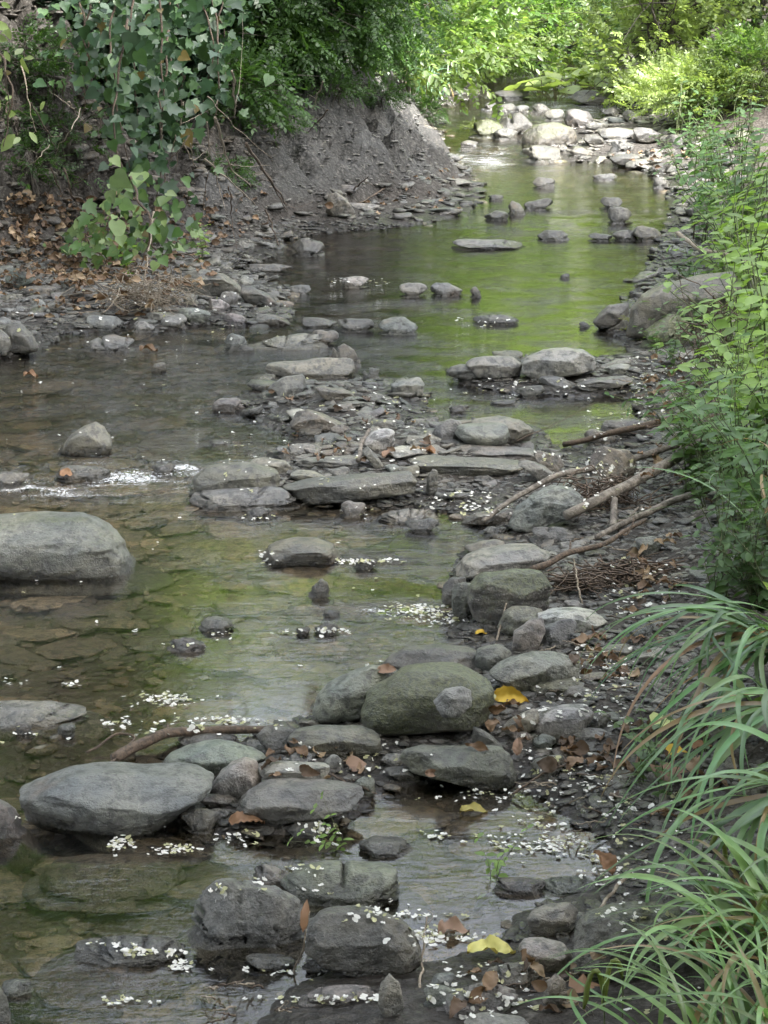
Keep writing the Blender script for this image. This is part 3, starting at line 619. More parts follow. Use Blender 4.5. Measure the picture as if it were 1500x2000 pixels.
# --- right mid group
stone('light rounded slab, left one of the pair above the green pool', [(910,712),(920,700),(950,695),(1000,697),(1020,710),(1015,730),(980,736),(930,733)], 'grey', .6, 0, 3, .6)
stone('large pale slab, the biggest of the group above the green pool', [(1018,724),(1022,704),(1060,684),(1110,680),(1140,684),(1160,700),(1165,718),(1130,728),(1080,735),(1040,736)], 'pale', .6, 0, 3, .7)
stone('mossy stone behind the pair of pale slabs', (960,684,1024,706), 'olive', .7, .3)
stone('small black rock at the left end of the pale slabs', (872,711,944,742), 'dark', .7, lump=1.6)
stone('grey flat stone below the large pale slab', (1052,734,1128,762), 'mid', .7)
stone('thin grey slab pointing right below the large pale slab', [(1120,752),(1160,740),(1225,734),(1240,742),(1215,752),(1150,760)], 'mid', .5)
stone('pale flat stone right of the large pale slab', (1182,710,1232,730), 'pale', .7)
stone('dark flat stone low in the water under the pale slabs', (1002,752,1064,778), 'dark', .6)
stone('thin dark bar of rock in the bright green pool', (956,780,1018,793), 'dark', .5)
stone('small flat rock left in the bright green water', (874,791,918,808), 'dark', .6)
stone('dark broken log-like stone on the right shore of the green pool', [(1168,842),(1180,822),(1240,818),(1275,830),(1280,842),(1230,850),(1180,852)], 'dark', .5, lump=2)
stone('mottled brown stone below the log-like stone', (1138,838,1205,870), 'brown', .7)
# --- left mid
stone('olive cobble with a sloping left side above the small riffle', [(112,878),(140,850),(168,832),(188,825),(206,835),(221,866),(212,882),(160,884)], 'olive', .7, 0, 3, .7)
stone('big blue-grey boulder cut by the left edge of the photo', [(-110,1105),(-110,1020),(-40,1010),(30,1004),(80,1000),(150,1001),(190,1012),(222,1038),(248,1075),(271,1104),(225,1114),(100,1117),(0,1114)], 'slate', .6, .3, 3, 1.3, facet=.45)
stone('brown mound in the shallows with petals caught around it', [(505,1092),(528,1065),(575,1050),(622,1049),(650,1064),(668,1088),(655,1098),(560,1099)], 'brown', .8)
stone('small dark stone right of the brown mound', (690,1086,737,1114), 'dark', .8)
stone('small black triangular rock poking out of the water', [(602,1160),(612,1145),(627,1130),(640,1140),(645,1158),(636,1168)], 'dark', .8, facet=.97)
stone('small broken dark and grey rock in the shallows', [(388,1228),(400,1210),(418,1204),(448,1212),(457,1228),(430,1236)], 'mid', .8, facet=.97)
stone('flat grey dome barely above water, left of midstream', (326,1246,402,1277), 'purple', .8)
stone('small black rock at the petal line, right of midstream', (614,1214,662,1242), 'dark', .8, lump=1.8)
stone('tiny dark stone at the left end of the white ripple', (630,1190,664,1206), 'dark', .8)
stone('tiny dark stone left of the small black rock at the petal line', (578,1224,606,1240), 'dark', .8)
stone('petal-covered dark stone below the two smooth brown boulders', (478,990,532,1014), 'dark', .8)
stone('black wet stone at the left edge in the small riffle', (-20,920,62,958), 'dark', .7, lump=1.6)
stone('wide black wet stone in the small riffle', (106,908,222,942), 'dark', .6, lump=1.5)
stone('low wet stone at the right side of the small riffle', (295,905,345,926), 'dark', .7, lump=1.6)
stone('flat wet stone breaking the surface above the riffle', (405,858,455,870), 'mid', .8)
stone('small leaf-like brown stone above the riffle', (295,708,326,726), 'brown', .7)
# --- left beach
stone('oval grey cobble half in the water off the left beach', (168,654,264,690), 'mid', .7)
stone('squared blue-grey stone at the waterline of the left beach', (168,616,244,648), 'blue', .75, facet=.97)
stone('small pale flat stone right of the squared blue-grey stone', (257,627,304,650), 'pale', .7)
stone('olive boulder cut by the left edge at the waterline', [(-30,648),(0,644),(16,655),(22,675),(14,690),(-30,692)], 'olive', .8)
stone('black rough boulder at the left edge of the beach', [(0,660),(10,636),(40,632),(62,655),(74,682),(50,690),(18,688)], 'dark', .8, lump=1.6)
stone('pale blue rounded stone high on the left beach', (10,525,66,562), 'blue', .8)
stone('flat dark stone in the leaf litter of the left beach', (88,496,162,526), 'mid', .6)
stone('pale blue stone leaning on a darker one on the left beach', (114,544,166,572), 'blue', .8)
stone('dark wedge stone under the pale blue leaning stone', (118,557,192,588), 'dark', .7)
stone('small white rounded stone on the left beach', (57,585,92,606), 'pale', .8)
stone('big olive angular boulder at the foot of the left bank', [(345,572),(350,545),(365,530),(400,526),(435,536),(462,552),(472,566),(460,574),(400,576)], 'olive', .65, .1, 4, .8, .97)
stone('dark slab sloping into the water beside the big olive boulder', [(468,575),(470,558),(490,560),(520,575),(540,592),(520,598),(480,590)], 'dark', .7, facet=.97)
stone('rounded pinkish grey stone below the big olive boulder', (420,569,470,598), 'purple', .8)
stone('rounded white-grey stone below the big olive boulder', (404,584,450,612), 'pale', .85)
stone('shiny blue stone at the waterline below the left bank', (348,601,413,630), 'blue', .8)
stone('flat round purple stone at the waterline of the left beach', (434,611,486,636), 'purple', .8)
stone('small olive stone beside the pinkish grey stone', (355,573,390,594), 'olive', .8)
stone('rounded grey stone behind the shiny blue stone', (314,572,358,594), 'grey', .8)
stone('blue-white stone standing alone in shallow water', (436,651,486,686), 'blue', .8)
stone('small black stone touching the blue-white stone', (470,674,498,690), 'dark', .8)
stone('flat stone at the water below the left bank', (498,614,568,634), 'mid', .7)
stone('dark flat slab at the foot of the root tangle', (152,610,200,626), 'dark', .7)
stone('long flat board-like stone at the foot of the left bank', (462,516,572,536), 'dark', .4)
stone('grey slab on the water below the board-like stone', (560,556,608,576), 'mid', .6)
# --- mid stream
stone('dark moss-patched boulder in still water by the left bank', (570,464,636,502), 'dark', .8, .35)
stone('pale rounded stone with its mirror image in still water', (664,540,722,564), 'pale', .7)
stone('left one of two pale stones with mirror images in still water', (780,552,836,582), 'grey', .7)
stone('right one of two pale stones with mirror images in still water', [(840,562),(850,552),(875,552),(905,570),(900,578),(860,580),(842,574)], 'grey', .7)
stone('small brown stone right of the two pale mirrored stones', (917,560,940,582), 'brown', .8)
stone('low black rock just left of the moving green water', (920,614,1014,636), 'dark', .6, lump=1.6)
stone('tiny black stone at the right end of the green water', (1130,628,1152,641), 'dark', .8)
stone('lone small black stone in the wide green pool', (1092,534,1113,546), 'dark', .9)
stone('dark flat rock in a row across the stream, leftmost', (588,620,662,642), 'dark', .6)
stone('dark rounded rock in a row across the stream, second from the left', (652,622,732,650), 'dark', .7)
stone('grey-blue rock in a row across the stream, third from the left', (738,619,818,656), 'blue', .7)
stone('round brown rock in front of the row across the stream', (608,644,662,676), 'brown', .8)
stone('long flat submerged slab above the long tan block', [(480,684),(540,662),(600,652),(640,655),(620,668),(540,684)], 'tan', .5, 0, 1)
stone('large smooth brown boulder on the right bank among plants', [(1224,652),(1228,602),(1248,577),(1300,556),(1370,538),(1432,532),(1445,560),(1405,602),(1330,628),(1270,658)], 'brown', .55, 0, 3, .5)
stone('black wedge of rock at the left foot of the large brown boulder', [(1158,628),(1190,596),(1230,592),(1230,612),(1200,636),(1172,640)], 'dark', .7, facet=.97)
stone('rough grey rock in front of the black wedge', (1183,604,1234,640), 'grey', .8)
stone('yellow-green moss-covered stone below the large brown boulder', (1252,612,1350,682), 'olive', .8, .98)
# --- upstream rocks
stone('triangular tan stone at the foot of the grey clay bank', [(636,412),(640,382),(656,376),(675,388),(694,412),(680,421),(650,420)], 'tan', .6)
stone('white flat stone right of the triangular tan stone', (680,396,742,412), 'pale', .6)
stone('black oval stone alone in the far pool', (1039,346,1086,368), 'dark', .7)
stone('flat black rock right in the far pool', (1155,339,1206,353), 'dark', .6)
stone('black rock with a paler one leaning on it, middle of the upper stream', (1022,387,1080,411), 'dark', .7)
stone('paler stone left of the black rock in the upper stream', (990,392,1026,421), 'mid', .8)
stone('black pointed stone left of the paler stone in the upper stream', (944,411,994,432), 'dark', .7)
stone('black rock at the right side of the upper stream', (1170,385,1216,409), 'dark', .7)
stone('round grey rock below the black rock on the right', (1186,404,1236,438), 'mid', .8)
stone('small dark rocks pair top in the ripples of the upper stream', (1046,449,1113,471), 'dark', .7)
stone('black block at the ripples near the right bank', (1147,455,1196,472), 'dark', .6)
stone('dark rock between the black block and the right bank', (1194,449,1246,471), 'dark', .7)
stone('reddish dark rock touching the right bank', (1234,440,1294,472), 'brown', .7)
stone('low wide dark hump in the ripples left of the dark rocks', (880,467,1030,490), 'purple', .6)
stone('small black stone near the end of the clay bank', (950,380,985,392), 'dark', .8)
stone('large brown mossy boulder in the middle of the far rocks', [(1018,286),(1020,262),(1040,246),(1080,239),(1115,250),(1127,272),(1120,288),(1060,290)], 'brown', .7, .5)
stone('smooth grey round stone in front of the large mossy boulder', (1014,284,1100,318), 'mid', .8)
stone('dark tilted rock left of the large mossy boulder', [(970,250),(980,228),(1015,221),(1040,240),(1045,250),(1020,264),(985,258)], 'dark', .7, facet=.97)
stone('bright green mossy rock at the left of the far rocks', (915,233,985,270), 'olive', .7, .98)
stone('small grey stone in front of the bright green mossy rock', (964,250,1010,274), 'mid', .8)
stone('dark low rock in the far white water', (898,274,935,288), 'dark', .7)
stone('grey domed stone behind the large mossy boulder', (1060,213,1104,236), 'grey', .8)
stone('angular purple-grey rock right behind the large mossy boulder', (1100,213,1164,252), 'purple', .8, facet=.97)
stone('pale sunlit slab right of the large mossy boulder', (1164,249,1246,276), 'pale', .7)
stone('tan slab with a dark side under the big-leaved plants', [(1110,195),(1125,178),(1160,176),(1205,188),(1210,204),(1150,207)], 'tan', .7)
stone('dark flat rock beyond the far rocks, left', (960,176,1036,194), 'dark', .6)
stone('small dark rock below the dark flat rock beyond the far rocks', (972,202,1010,220), 'dark', .8)
stone('rounded pale stone at the right shore of the far rocks', (1236,249,1292,277), 'grey', .8)
stone('dark wedge of rock right of the rounded pale stone', (1298,262,1346,296), 'dark', .7, facet=.97)
stone('mossy long stone on the right bank under the green shrubs', (1400,253,1468,281), 'olive', .7, .6)
stone('flat grey stone at the water edge below the far rocks', (1190,300,1250,322), 'mid', .7)
stone('dark rock on the right shore of the far pool', (1270,318,1310,340), 'dark', .7)
stone('dark block in the water at the right end of the far pool', (1275,345,1310,368), 'dark', .8)
for k, (bx, lb) in enumerate([((1035,203,1075,222),'tan stone'),((1170,210,1215,228),'dark stone'),((1215,215,1255,240),'grey slab'),((1140,262,1180,285),'brown stone'),((940,200,975,216),'dark stone'),((1190,275,1240,300),'grey slab'),((1000,205,1035,220),'grey slab'),((1255,290,1296,312),'tan stone'),((1110,288,1160,306),'brown stone'),((1220,180,1262,196),'pale slab'),((1180,160,1230,174),'pale slab'),((1065,240,1100,250),'dark stone')]):
    stone(['loose grey rock','loose brown rock'][k % 2] + ' among the boulders and cascades at the far end', bx, ['tan','dark','grey','brown','dark','mid','grey','tan','brown','pale','pale','dark'][k], .8, group='loose rocks among the far boulders')

# ------------------------------------------------------------------ small stones: many individuals, the rest as gravel
SA = np.array(STONES)
def stone_lib(sub, n, seed0):
    out = []
    for k in range(n):
        g = np.random.default_rng(seed0 + k); V, F = ico(sub); P = np.sign(V) * np.abs(V) ** g.uniform(.6, .85)
        for i in range(4):
            nn = g.normal(size=3); nn /= np.linalg.norm(nn); e = np.maximum(P @ nn - g.uniform(.55, .85), 0); P = P - e[:, None] * nn * .95
        P = P * (1 + fbm(P * 1.6 + g.uniform(0, 40, 3), 2) * .28)[:, None]
        P = P / np.abs(P).max(0) * [1, g.uniform(.5, .9), g.uniform(.13, .38)]
        out.append((P, F))
    return out
LIB2, LIB3 = stone_lib(2, 9, 300), stone_lib(3, 9, 400)
PAL = np.array([COL[k] for k in ('grey','mid','dark','blue','brown','tan','pale','purple','olive','mid','dark','grey','brown')])
PALW = 1.25 * np.array([(.155,.115,.075),(.12,.095,.06),(.18,.14,.095),(.09,.075,.05),(.16,.115,.07),(.12,.11,.07),(.2,.165,.12)])
def pick_ground(n, xr, yr, cond, g):
    out = np.zeros((0, 2))
    while len(out) < n:
        Y = np.sqrt(g.uniform(yr[0] ** 2, yr[1] ** 2, n * 3)); X = g.uniform(xr[0], xr[1], n * 3)
        m = np.abs(X) < .2 * Y + .25
        X, Y = X[m], Y[m]; m = cond(X, Y); out = np.vstack([out, np.stack([X[m], Y[m]], 1)])
        if m.sum() == 0: break
    return out[:n]
def gravel(name, label, XY, size, lib, pal, g, sink=.3, flat=.12, spread=.45, wl=True, keep_off=True):
    if keep_off and len(XY):
        d = np.hypot(XY[:, None, 0] - SA[None, :, 0], XY[:, None, 1] - SA[None, :, 1]) < SA[None, :, 2] * .75; XY = XY[~d.any(1)]
    n = len(XY); k = g.integers(0, len(lib), n); sc = size * np.exp(np.clip(g.normal(0, spread, n), -1.5, .95)); parts, cols = [], []
    for i, (P, F) in enumerate(lib):
        m = k == i
        if not m.any(): continue
        p = np.stack([XY[m, 0], XY[m, 1], H(XY[m, 0], XY[m, 1]) + sc[m] * (.33 - sink)], 1)
        c = pal[g.integers(0, len(pal), m.sum())] * g.uniform(.7, 1.25, (m.sum(), 1))
        V, F2, cc = scatter(P, F, p, rotz_flat(m.sum(), flat, g), sc[m] * .5, c); parts.append((V, F2)); cols.append(cc)
    V, F = merge(parts); col = np.vstack(cols)
    me = mesh_np(name, V, F, col=col, attrs={'wl': Wl(V[:, 1]) if wl else np.full(len(V), -5.)})
    return tag(obj(name, me, M_GRAVEL), label, None, kind='stuff')
g1 = np.random.default_rng(71)
island = lambda X, Y: (look(LG, X, Y) > -.02)
inwat = lambda X, Y: (look(LG, X, Y) < .01)
patch = lambda X, Y: n2(X, Y, 3.2, 2, 77) > g1.uniform(-.55, .35, len(X))
lowland = lambda X, Y: island(X, Y) & (H(X, Y) - Wl(Y) < .16) & patch(X, Y)
PALW = 1.15 * PALW; PALW = PALW * .72 + .28 * PALW.mean(1, keepdims=True)
gravel('shore_gravel', 'fine flat gravel of the near shore', pick_ground(11000, (-1.0, 1.4), (3.6, 7.3), lowland, g1), .021, LIB2, PAL * .5, g1)
gravel('shore_gravel', 'larger flat stones of the near shore gravel', pick_ground(420, (-1.0, 1.3), (3.6, 7.3), lowland, g1), .045, LIB3, PAL * .75, g1, spread=.3)
gravel('bar_gravel', 'fine gravel of the midstream bar and far shores', pick_ground(13000, (-2.6, 2.4), (7.2, 13.5), lowland, g1), .032, LIB2, PAL * .5, g1)
gravel('bar_gravel', 'gravel of the upper stream shores', pick_ground(4500, (-3, 4.5), (13.5, 27), lowland, g1), .065, LIB2, PAL * .6, g1, spread=.55)
gravel('bank_scree', 'stone chips lying on the clay bank', pick_ground(4500, (-2.5, 1.2), (11.5, 19), lambda X, Y: (X > -1.15) & (H(X, Y) - Wl(Y) > .10) & (H(X, Y) - Wl(Y) < 1.5), g1), 0.022, LIB2, PAL[[0, 0, 1, 1, 7, 0]] * .8, g1, spread=.7, wl=False)
gravel('bar_shards', 'dark overlapping slate fragments of the midstream bar and shores', pick_ground(1500, (-2.4, 2.2), (7.2, 13.2), lowland, g1), .065, LIB3, PAL * .75, g1, spread=.4, flat=.2)
gravel('bank_clods', 'dark clods of earth on the upper left bank', pick_ground(3500, (-3.2, -.7), (10.5, 16), lambda X, Y: (H(X, Y) - Wl(Y) > .22), g1), .06, LIB2, np.array([(.035,.028,.02),(.025,.02,.016),(.05,.038,.028)]), g1, wl=False, spread=.6)
gravel('stream_bed_gravel', 'fine brown gravel under the clear water', pick_ground(6500, (-1.6, 1.2), (3.4, 9.5), inwat, g1), .034, LIB2, PALW, g1, sink=.3, flat=.06)
gravel('stream_bed_gravel', 'cobbles under the upstream water', pick_ground(2500, (-2.6, 2.6), (9.5, 19), inwat, g1), .09, LIB2, PALW, g1, sink=.36, flat=.05)
# flat slabs of the stream bed: the largest as stones of their own
LIBS = []
for (P, F) in stone_lib(4, 7, 520): LIBS.append(mesh_np('submerged_stone', P / np.abs(P).max(0) * [1, .62, .16], F))
for i, (xy, sz, lab) in enumerate([(p, s, l) for pts, s, l in (
        (pick_ground(260, (-1.3, .6), (3.4, 7.2), lambda X, Y: look(LG, X, Y) < -.03, g1), .085, 'flat brown slab under clear shallow water of the near stream bed'),
        (pick_ground(90, (-2.0, 1.2), (7.2, 11.5), lambda X, Y: look(LG, X, Y) < -.05, g1), .10, 'flat slab under the rippling water above the riffle')) for p in pts]):
    s = sz * float(np.exp(g1.normal(0, .38)))
    if (np.hypot(SA[:, 0] - xy[0], SA[:, 1] - xy[1]) < SA[:, 2] + s * .3).any(): continue
    me = LIBS[i % 7]; o = obj('submerged_stone', me, M_STONE, loc=(xy[0], xy[1], float(H(xy[0], xy[1])) + .004 + s * .05))
    th = min(.16 * s, .03)
    o.scale = (s, s * g1.uniform(.75, 1.1), s * .8); o.rotation_euler = (g1.normal(0, .05), g1.normal(0, .05), g1.normal(0, .5) + (math.pi if g1.random() < .5 else 0))
    c = PALW[g1.integers(0, len(PALW))] * g1.uniform(.5, 1.7); o.color = (*c, 1); o['moss'] = 0.0; o['wl'] = float(Wl(xy[1]))
    # keep it below the surface
    tp = o.location.z + .16 * o.scale[2] * 1.0
    if tp > Wl(xy[1]) - .006: o.location.z -= tp - float(Wl(xy[1])) + .006
    tag(o, lab, 'stone', 'flat slabs of the stream bed')
LIBM = [mesh_np('loose_stone', P, F) for P, F in stone_lib(3, 9, 640)]
zones = [((-.9, 1.3), (3.7, 7.2), 55, .085, 'loose flat stone in the gravel of the near right shore'), ((-2.4, 2.2), (7.2, 12.8), 75, .12, 'loose flat stone in the gravel of the midstream bar and beaches'), ((-2, 4), (12.8, 25), 80, .16, 'loose dark stone scattered along the upper stream shores')]
for xr, yr, n, sz, lab in zones:
    for xy in pick_ground(n, xr, yr, lowland, g1):
        s = sz * float(np.exp(g1.normal(0, .3)))
        if (np.hypot(SA[:, 0] - xy[0], SA[:, 1] - xy[1]) < SA[:, 2] * .9 + s * .35).any(): continue
        o = obj('loose_stone', LIBM[int(g1.integers(0, 9))], M_STONE, loc=(xy[0], xy[1], float(H(xy[0], xy[1])) + s * .06))
        o.scale = (s / 2, s / 2 * g1.uniform(.8, 1.1), s / 2 * g1.uniform(.7, 1.2)); o.rotation_euler = (g1.normal(0, .14), g1.normal(0, .14), g1.normal(0, .6))
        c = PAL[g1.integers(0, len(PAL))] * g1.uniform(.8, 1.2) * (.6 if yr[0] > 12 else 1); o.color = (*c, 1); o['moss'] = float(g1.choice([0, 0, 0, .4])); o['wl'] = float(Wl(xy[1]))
        tag(o, lab, 'stone', lab.replace('loose flat stone', 'loose stones').replace('loose dark stone', 'loose stones'))
# ------------------------------------------------------------------ leaf shapes (all real small faces)
def leaf_t(w=.5, fold=.06, droop=.12, tip=1.0, base=0.0):
    V = np.array([[0, 0, 0], [.22, w * .40, fold], [.22, 0, 0], [.22, -w * .40, fold], [.55, w * .5, fold - droop * .3], [.55, 0, -droop * .3], [.55, -w * .5, fold - droop * .3],
                  [.82, w * .26, fold * .6 - droop * .7], [.82, 0, -droop * .7], [.82, -w * .26, fold * .6 - droop * .7], [1, 0, -droop]], float)
    F = np.array([[0, 2, 1], [0, 3, 2], [1, 2, 5], [1, 5, 4], [2, 3, 6], [2, 6, 5], [4, 5, 8], [4, 8, 7], [5, 6, 9], [5, 9, 8], [7, 8, 10], [8, 9, 10]])
    return V, F
def heart_t():
    o = np.array([[.0, 0], [-.10, .22], [.05, .42], [.30, .46], [.52, .34], [.78, .17], [1.02, 0], [.78, -.17], [.52, -.34], [.30, -.46], [.05, -.42], [-.10, -.22]])
    V = np.hstack([o, (.10 * np.abs(o[:, 1:2]) - .12 * o[:, :1] ** 2)]); V = np.vstack([V, [[.38, 0, -.04]]])
    n = len(o); F = np.array([[i, (i + 1) % n, n] for i in range(n)])[:, ::-1]; return V, F
def lobed_t():
    o = np.array([[0, 0], [-.05, .20], [.10, .50], [.22, .30], [.50, .42], [.55, .22], [1.0, 0], [.55, -.22], [.50, -.42], [.22, -.30], [.10, -.50], [-.05, -.20]])
    V = np.hstack([o, (.12 * np.abs(o[:, 1:2]) - .10 * o[:, :1] ** 2)]); V = np.vstack([V, [[.3, 0, -.03]]])
    n = len(o); F = np.array([[i, (i + 1) % n, n] for i in range(n)])[:, ::-1]; return V, F
def leaf_hi(w=.5, n=12, tooth=.0, wave=.05):
    t = np.linspace(0, 1, n + 1); hw = w * .5 * (np.sin(np.pi * t ** .8) ** .8) * (1 - .25 * t) + tooth * (np.arange(n + 1) % 2) * .02
    rows = []
    for s in (-1, -.5, 0, .5, 1): rows.append(np.stack([t, hw * s, np.abs(s) * .10 + wave * np.sin(t * 9 + s * 2) * abs(s) - .15 * t * t], 1))
    V = np.stack(rows, 1).reshape(-1, 3); F = []
    for i in range(n):
        for j in range(4): a = i * 5 + j; F += [[a, a + 5, a + 6], [a, a + 6, a + 1]]
    return V, np.array(F)
LEAFHI = leaf_hi(.55, 12, 1)
LEAF = leaf_t(); NARROW = leaf_t(.28, .04, .2); HEART = heart_t(); LOBED = lobed_t()
SMALL = (np.array([[0, 0, 0], [.45, .24, .05], [.45, -.24, .05], [1, 0, -.08]], float), np.array([[0, 2, 1], [1, 2, 3]]))
def merge_t(parts): return merge(parts)
def spray_t(n=6, leaf=SMALL, size=.3, spread=1.0, droop=.35, g=None):
    """a twig with leaflets in pairs, unit length along x"""
    g = g or np.random.default_rng(3); P = []
    for i in range(n):
        t = (i + .7) / n; x = np.array([t, 0, -droop * t * t])
        for s in (-1, 1):
            d = np.array([[.55 + g.normal(0, .15), s * spread, -.25 + g.normal(0, .25)]]); up = np.array([[g.normal(0, .35), g.normal(0, .35), 1.0]])
            V, F, _ = scatter(leaf[0], leaf[1], x[None], frames(d, up), np.array([size * (1 - .35 * t) * g.uniform(.8, 1.2)])); P.append((V, F))
    V, F, _ = scatter(leaf[0], leaf[1], np.array([[1, 0, -droop]]), frames(np.array([[1, 0, -.5]])), np.array([size * .8])); P.append((V, F))
    return merge(P)
def tuft_t(n=7, leaf=LEAF, g=None):
    g = g or np.random.default_rng(4); P = []
    for i in range(n):
        a = 2.4 * i; el = g.uniform(-.2, .55); d = np.array([[math.cos(a), math.sin(a), el]]); x = np.array([[0, 0, -.12 * (i // 3)]]) + d * .12
        V, F, _ = scatter(leaf[0], leaf[1], x, frames(d, np.array([[0, 0, 1.]]) + g.normal(0, .25, (1, 3))), np.array([g.uniform(.55, 1)])); P.append((V, F))
    return merge(P)
_g = np.random.default_rng(8)
SPRAYS = [spray_t(7, SMALL, .30, 1.0, _g.uniform(.1, .6), _g) for _ in range(4)]
OVSPRAYS = [spray_t(4, LEAF, .42, .8, _g.uniform(.1, .6), _g) for _ in range(4)]
TUFTS = [tuft_t(7, LEAF, _g) for _ in range(4)]
BLADES = []
for k in range(4):
    P = []
    for i in range(9):
        a = _g.uniform(0, 6.3); lean = _g.uniform(.1, .7); L = _g.uniform(.6, 1); n = 5; t = np.linspace(0, 1, n)
        c = np.stack([np.cos(a) * lean * t ** 1.6 * L, np.sin(a) * lean * t ** 1.6 * L, (t - .45 * lean * t * t) * L], 1)
        wv = np.array([-math.sin(a), math.cos(a), 0]) * .022
        V = np.stack([c + wv * (1 - t)[:, None], c - wv * (1 - t)[:, None]], 1).reshape(-1, 3)
        F = np.array([f for j in range(n - 1) for f in ([2 * j, 2 * j + 1, 2 * j + 3], [2 * j, 2 * j + 3, 2 * j + 2])]); P.append((V, F))
    BLADES.append(merge(P))
G_DEEP = np.array([.030, .062, .020]); G_MID = np.array([.055, .115, .028]); G_LIGHT = np.array([.16, .215, .07]); G_YEL = np.array([.27, .34, .13]); G_BLUE = np.array([.05, .10, .06]); G_IVY = np.array([.026, .058, .028])

def foliage(T, pos, dirs, size, c0, c1, g, upj=.5):
    """many sprays T at pos, growing along dirs"""
    n = len(pos); k = g.integers(0, len(T), n); Vs, Fs, Cs, o = [], [], [], 0
    cl = sst(-.35, .4, fbm(pos * 1.7 + 3, 2)); u = np.clip(cl * .7 + g.uniform(0, .45, n), 0, 1)[:, None]
    col = (c0 * (1 - u) + c1 * u) * g.uniform(.75, 1.25, (n, 1))
    for i, (TV, TF) in enumerate(T):
        m = k == i
        if not m.any(): continue
        up = np.tile([0, 0, 1.], (m.sum(), 1)) + g.normal(0, upj, (m.sum(), 3))
        V, F, c = scatter(TV, TF, pos[m], frames(dirs[m], up), size[m], col[m]); Vs.append(V); Fs.append(F + o); Cs.append(c); o += len(V)
    return np.vstack(Vs), np.vstack(Fs), np.vstack(Cs)

def shrub(name, label, cat, X, Y, rx, ry, h, n, T, size, c0, c1, seed, mat=None, stems=7, group=None, z0=None, hang=0.0, part='leaves', barkm=None, up=.35):
    """crown of sprays growing out of branching stems"""
    g = np.random.default_rng(seed); z = float(H(X, Y)) if z0 is None else z0
    root = empty(name, (X, Y, z)); tag(root, label, cat, group); parts = []; tips = []
    for i in range(stems):
        a = g.uniform(0, 6.3); r = g.uniform(.1, .85); e = np.array([math.cos(a) * rx * r, math.sin(a) * ry * r, h * g.uniform(.55, .95)])
        P = smoothline([[g.normal(0, .04), g.normal(0, .04), -.08], e * [.25, .25, .5], e], 12, .03 * h, seed + i); parts.append(tube(P, np.linspace(.014, .004, 12) * (h ** .5), 5))
        for q in range(6):
            s = P[int(g.integers(4, 12))]; d = g.normal(0, 1, 3) * [rx, ry, h * .35] * .5; Q = smoothline([s, s + d * .5 + [0, 0, .04], s + d], 7, .02, seed + i * 9 + q)
            parts.append(tube(Q, np.linspace(.006, .002, 7) * (h ** .5), 4, cap=False)); tips.append(Q)
    V, F = merge(parts); obj('stems', mesh_np('stems', V, F), barkm or M_TRUNK, root)
    TP = np.vstack(tips)
    k = n // 3; a = TP[g.integers(0, len(TP), k)] + g.normal(0, .06, (k, 3)) * h
    m = n - k; th = g.uniform(0, 2 * np.pi, m); r = np.sqrt(g.uniform(0.1, 1, m)); zz = g.beta(1.6, 1.3, m)
    prof = np.sqrt(np.clip(1 - (zz * 1.0 - .35) ** 2 / .5, .08, 1))
    b = np.stack([np.cos(th) * rx * r * prof, np.sin(th) * ry * r * prof, zz * h], 1)
    keep = fbm((b + [X, Y, 0]) * 2.6 / max(h, .6) + seed, 2) > -.16; b = b[keep]
    P = np.vstack([a, b]); P[:, 2] = np.maximum(P[:, 2], .02)
    d = P - np.array([0, 0, h * .3]); d /= np.maximum(np.linalg.norm(d, axis=1), .01)[:, None]; d = d + g.normal(0, .55, d.shape) + [0, 0, up - hang]
    Vf, Ff, Cf = foliage(T, P, d, size * g.uniform(.6, 1.25, len(P)), np.array(c0), np.array(c1), g)
    obj(part, mesh_np(part, Vf, Ff, col=Cf, smooth=False), mat or M_LEAF, root); return root

def relabel(root, label=None, group=None):
    if label: root['label'] = label
    if group: root['group'] = group
    return root

def at(px, py):
    p = hit(px, py)[0]; return float(p[0]), float(p[1])
def pole(pts, r0, r1, mat, name, label, cat, seed, group=None, wob=.02, seg=7, forks=0, n=26, jit=.0, lift=None):
    """stick through photo points (px, py, height above what lies below)"""
    W3 = []
    for (px, py, hgt) in pts:
        p = hit(px, py)[0]
        if hgt:
            z = p[2] + hgt; X, Y = atz(px, py, z); X, Y = float(X), float(Y); p = np.array([X, Y, z])
        W3.append(p)
    W3 = np.array(W3); o = W3[0].copy(); L = smoothline(W3 - o, n, wob, seed); parts = [tube(L, np.linspace(r0, r1, n), seg, jit)]
    g = np.random.default_rng(seed)
    root = obj(name, mesh_np(name, *parts[0]), mat, loc=o); tag(root, label, cat, group)
    for k in range(forks):
        i = int(g.integers(n // 5, n - 3)); s = L[i]; T = L[min(i + 2, n - 1)] - L[i - 2]; T = T / np.linalg.norm(T); l = g.uniform(.12, .3) * np.linalg.norm(L[-1])
        e = s + (T * .8 + g.normal(0, .5, 3) * [1, .5, .6]) * l; Q = smoothline([s, (s + e) / 2 + g.normal(0, .02, 3), e], 10, .01, seed + k + 1)
        V, F = tube(Q, np.linspace(r0 * .4, r1 * .3, 10), 5); obj('twig', mesh_np('twig', V, F), mat, root)
    return root
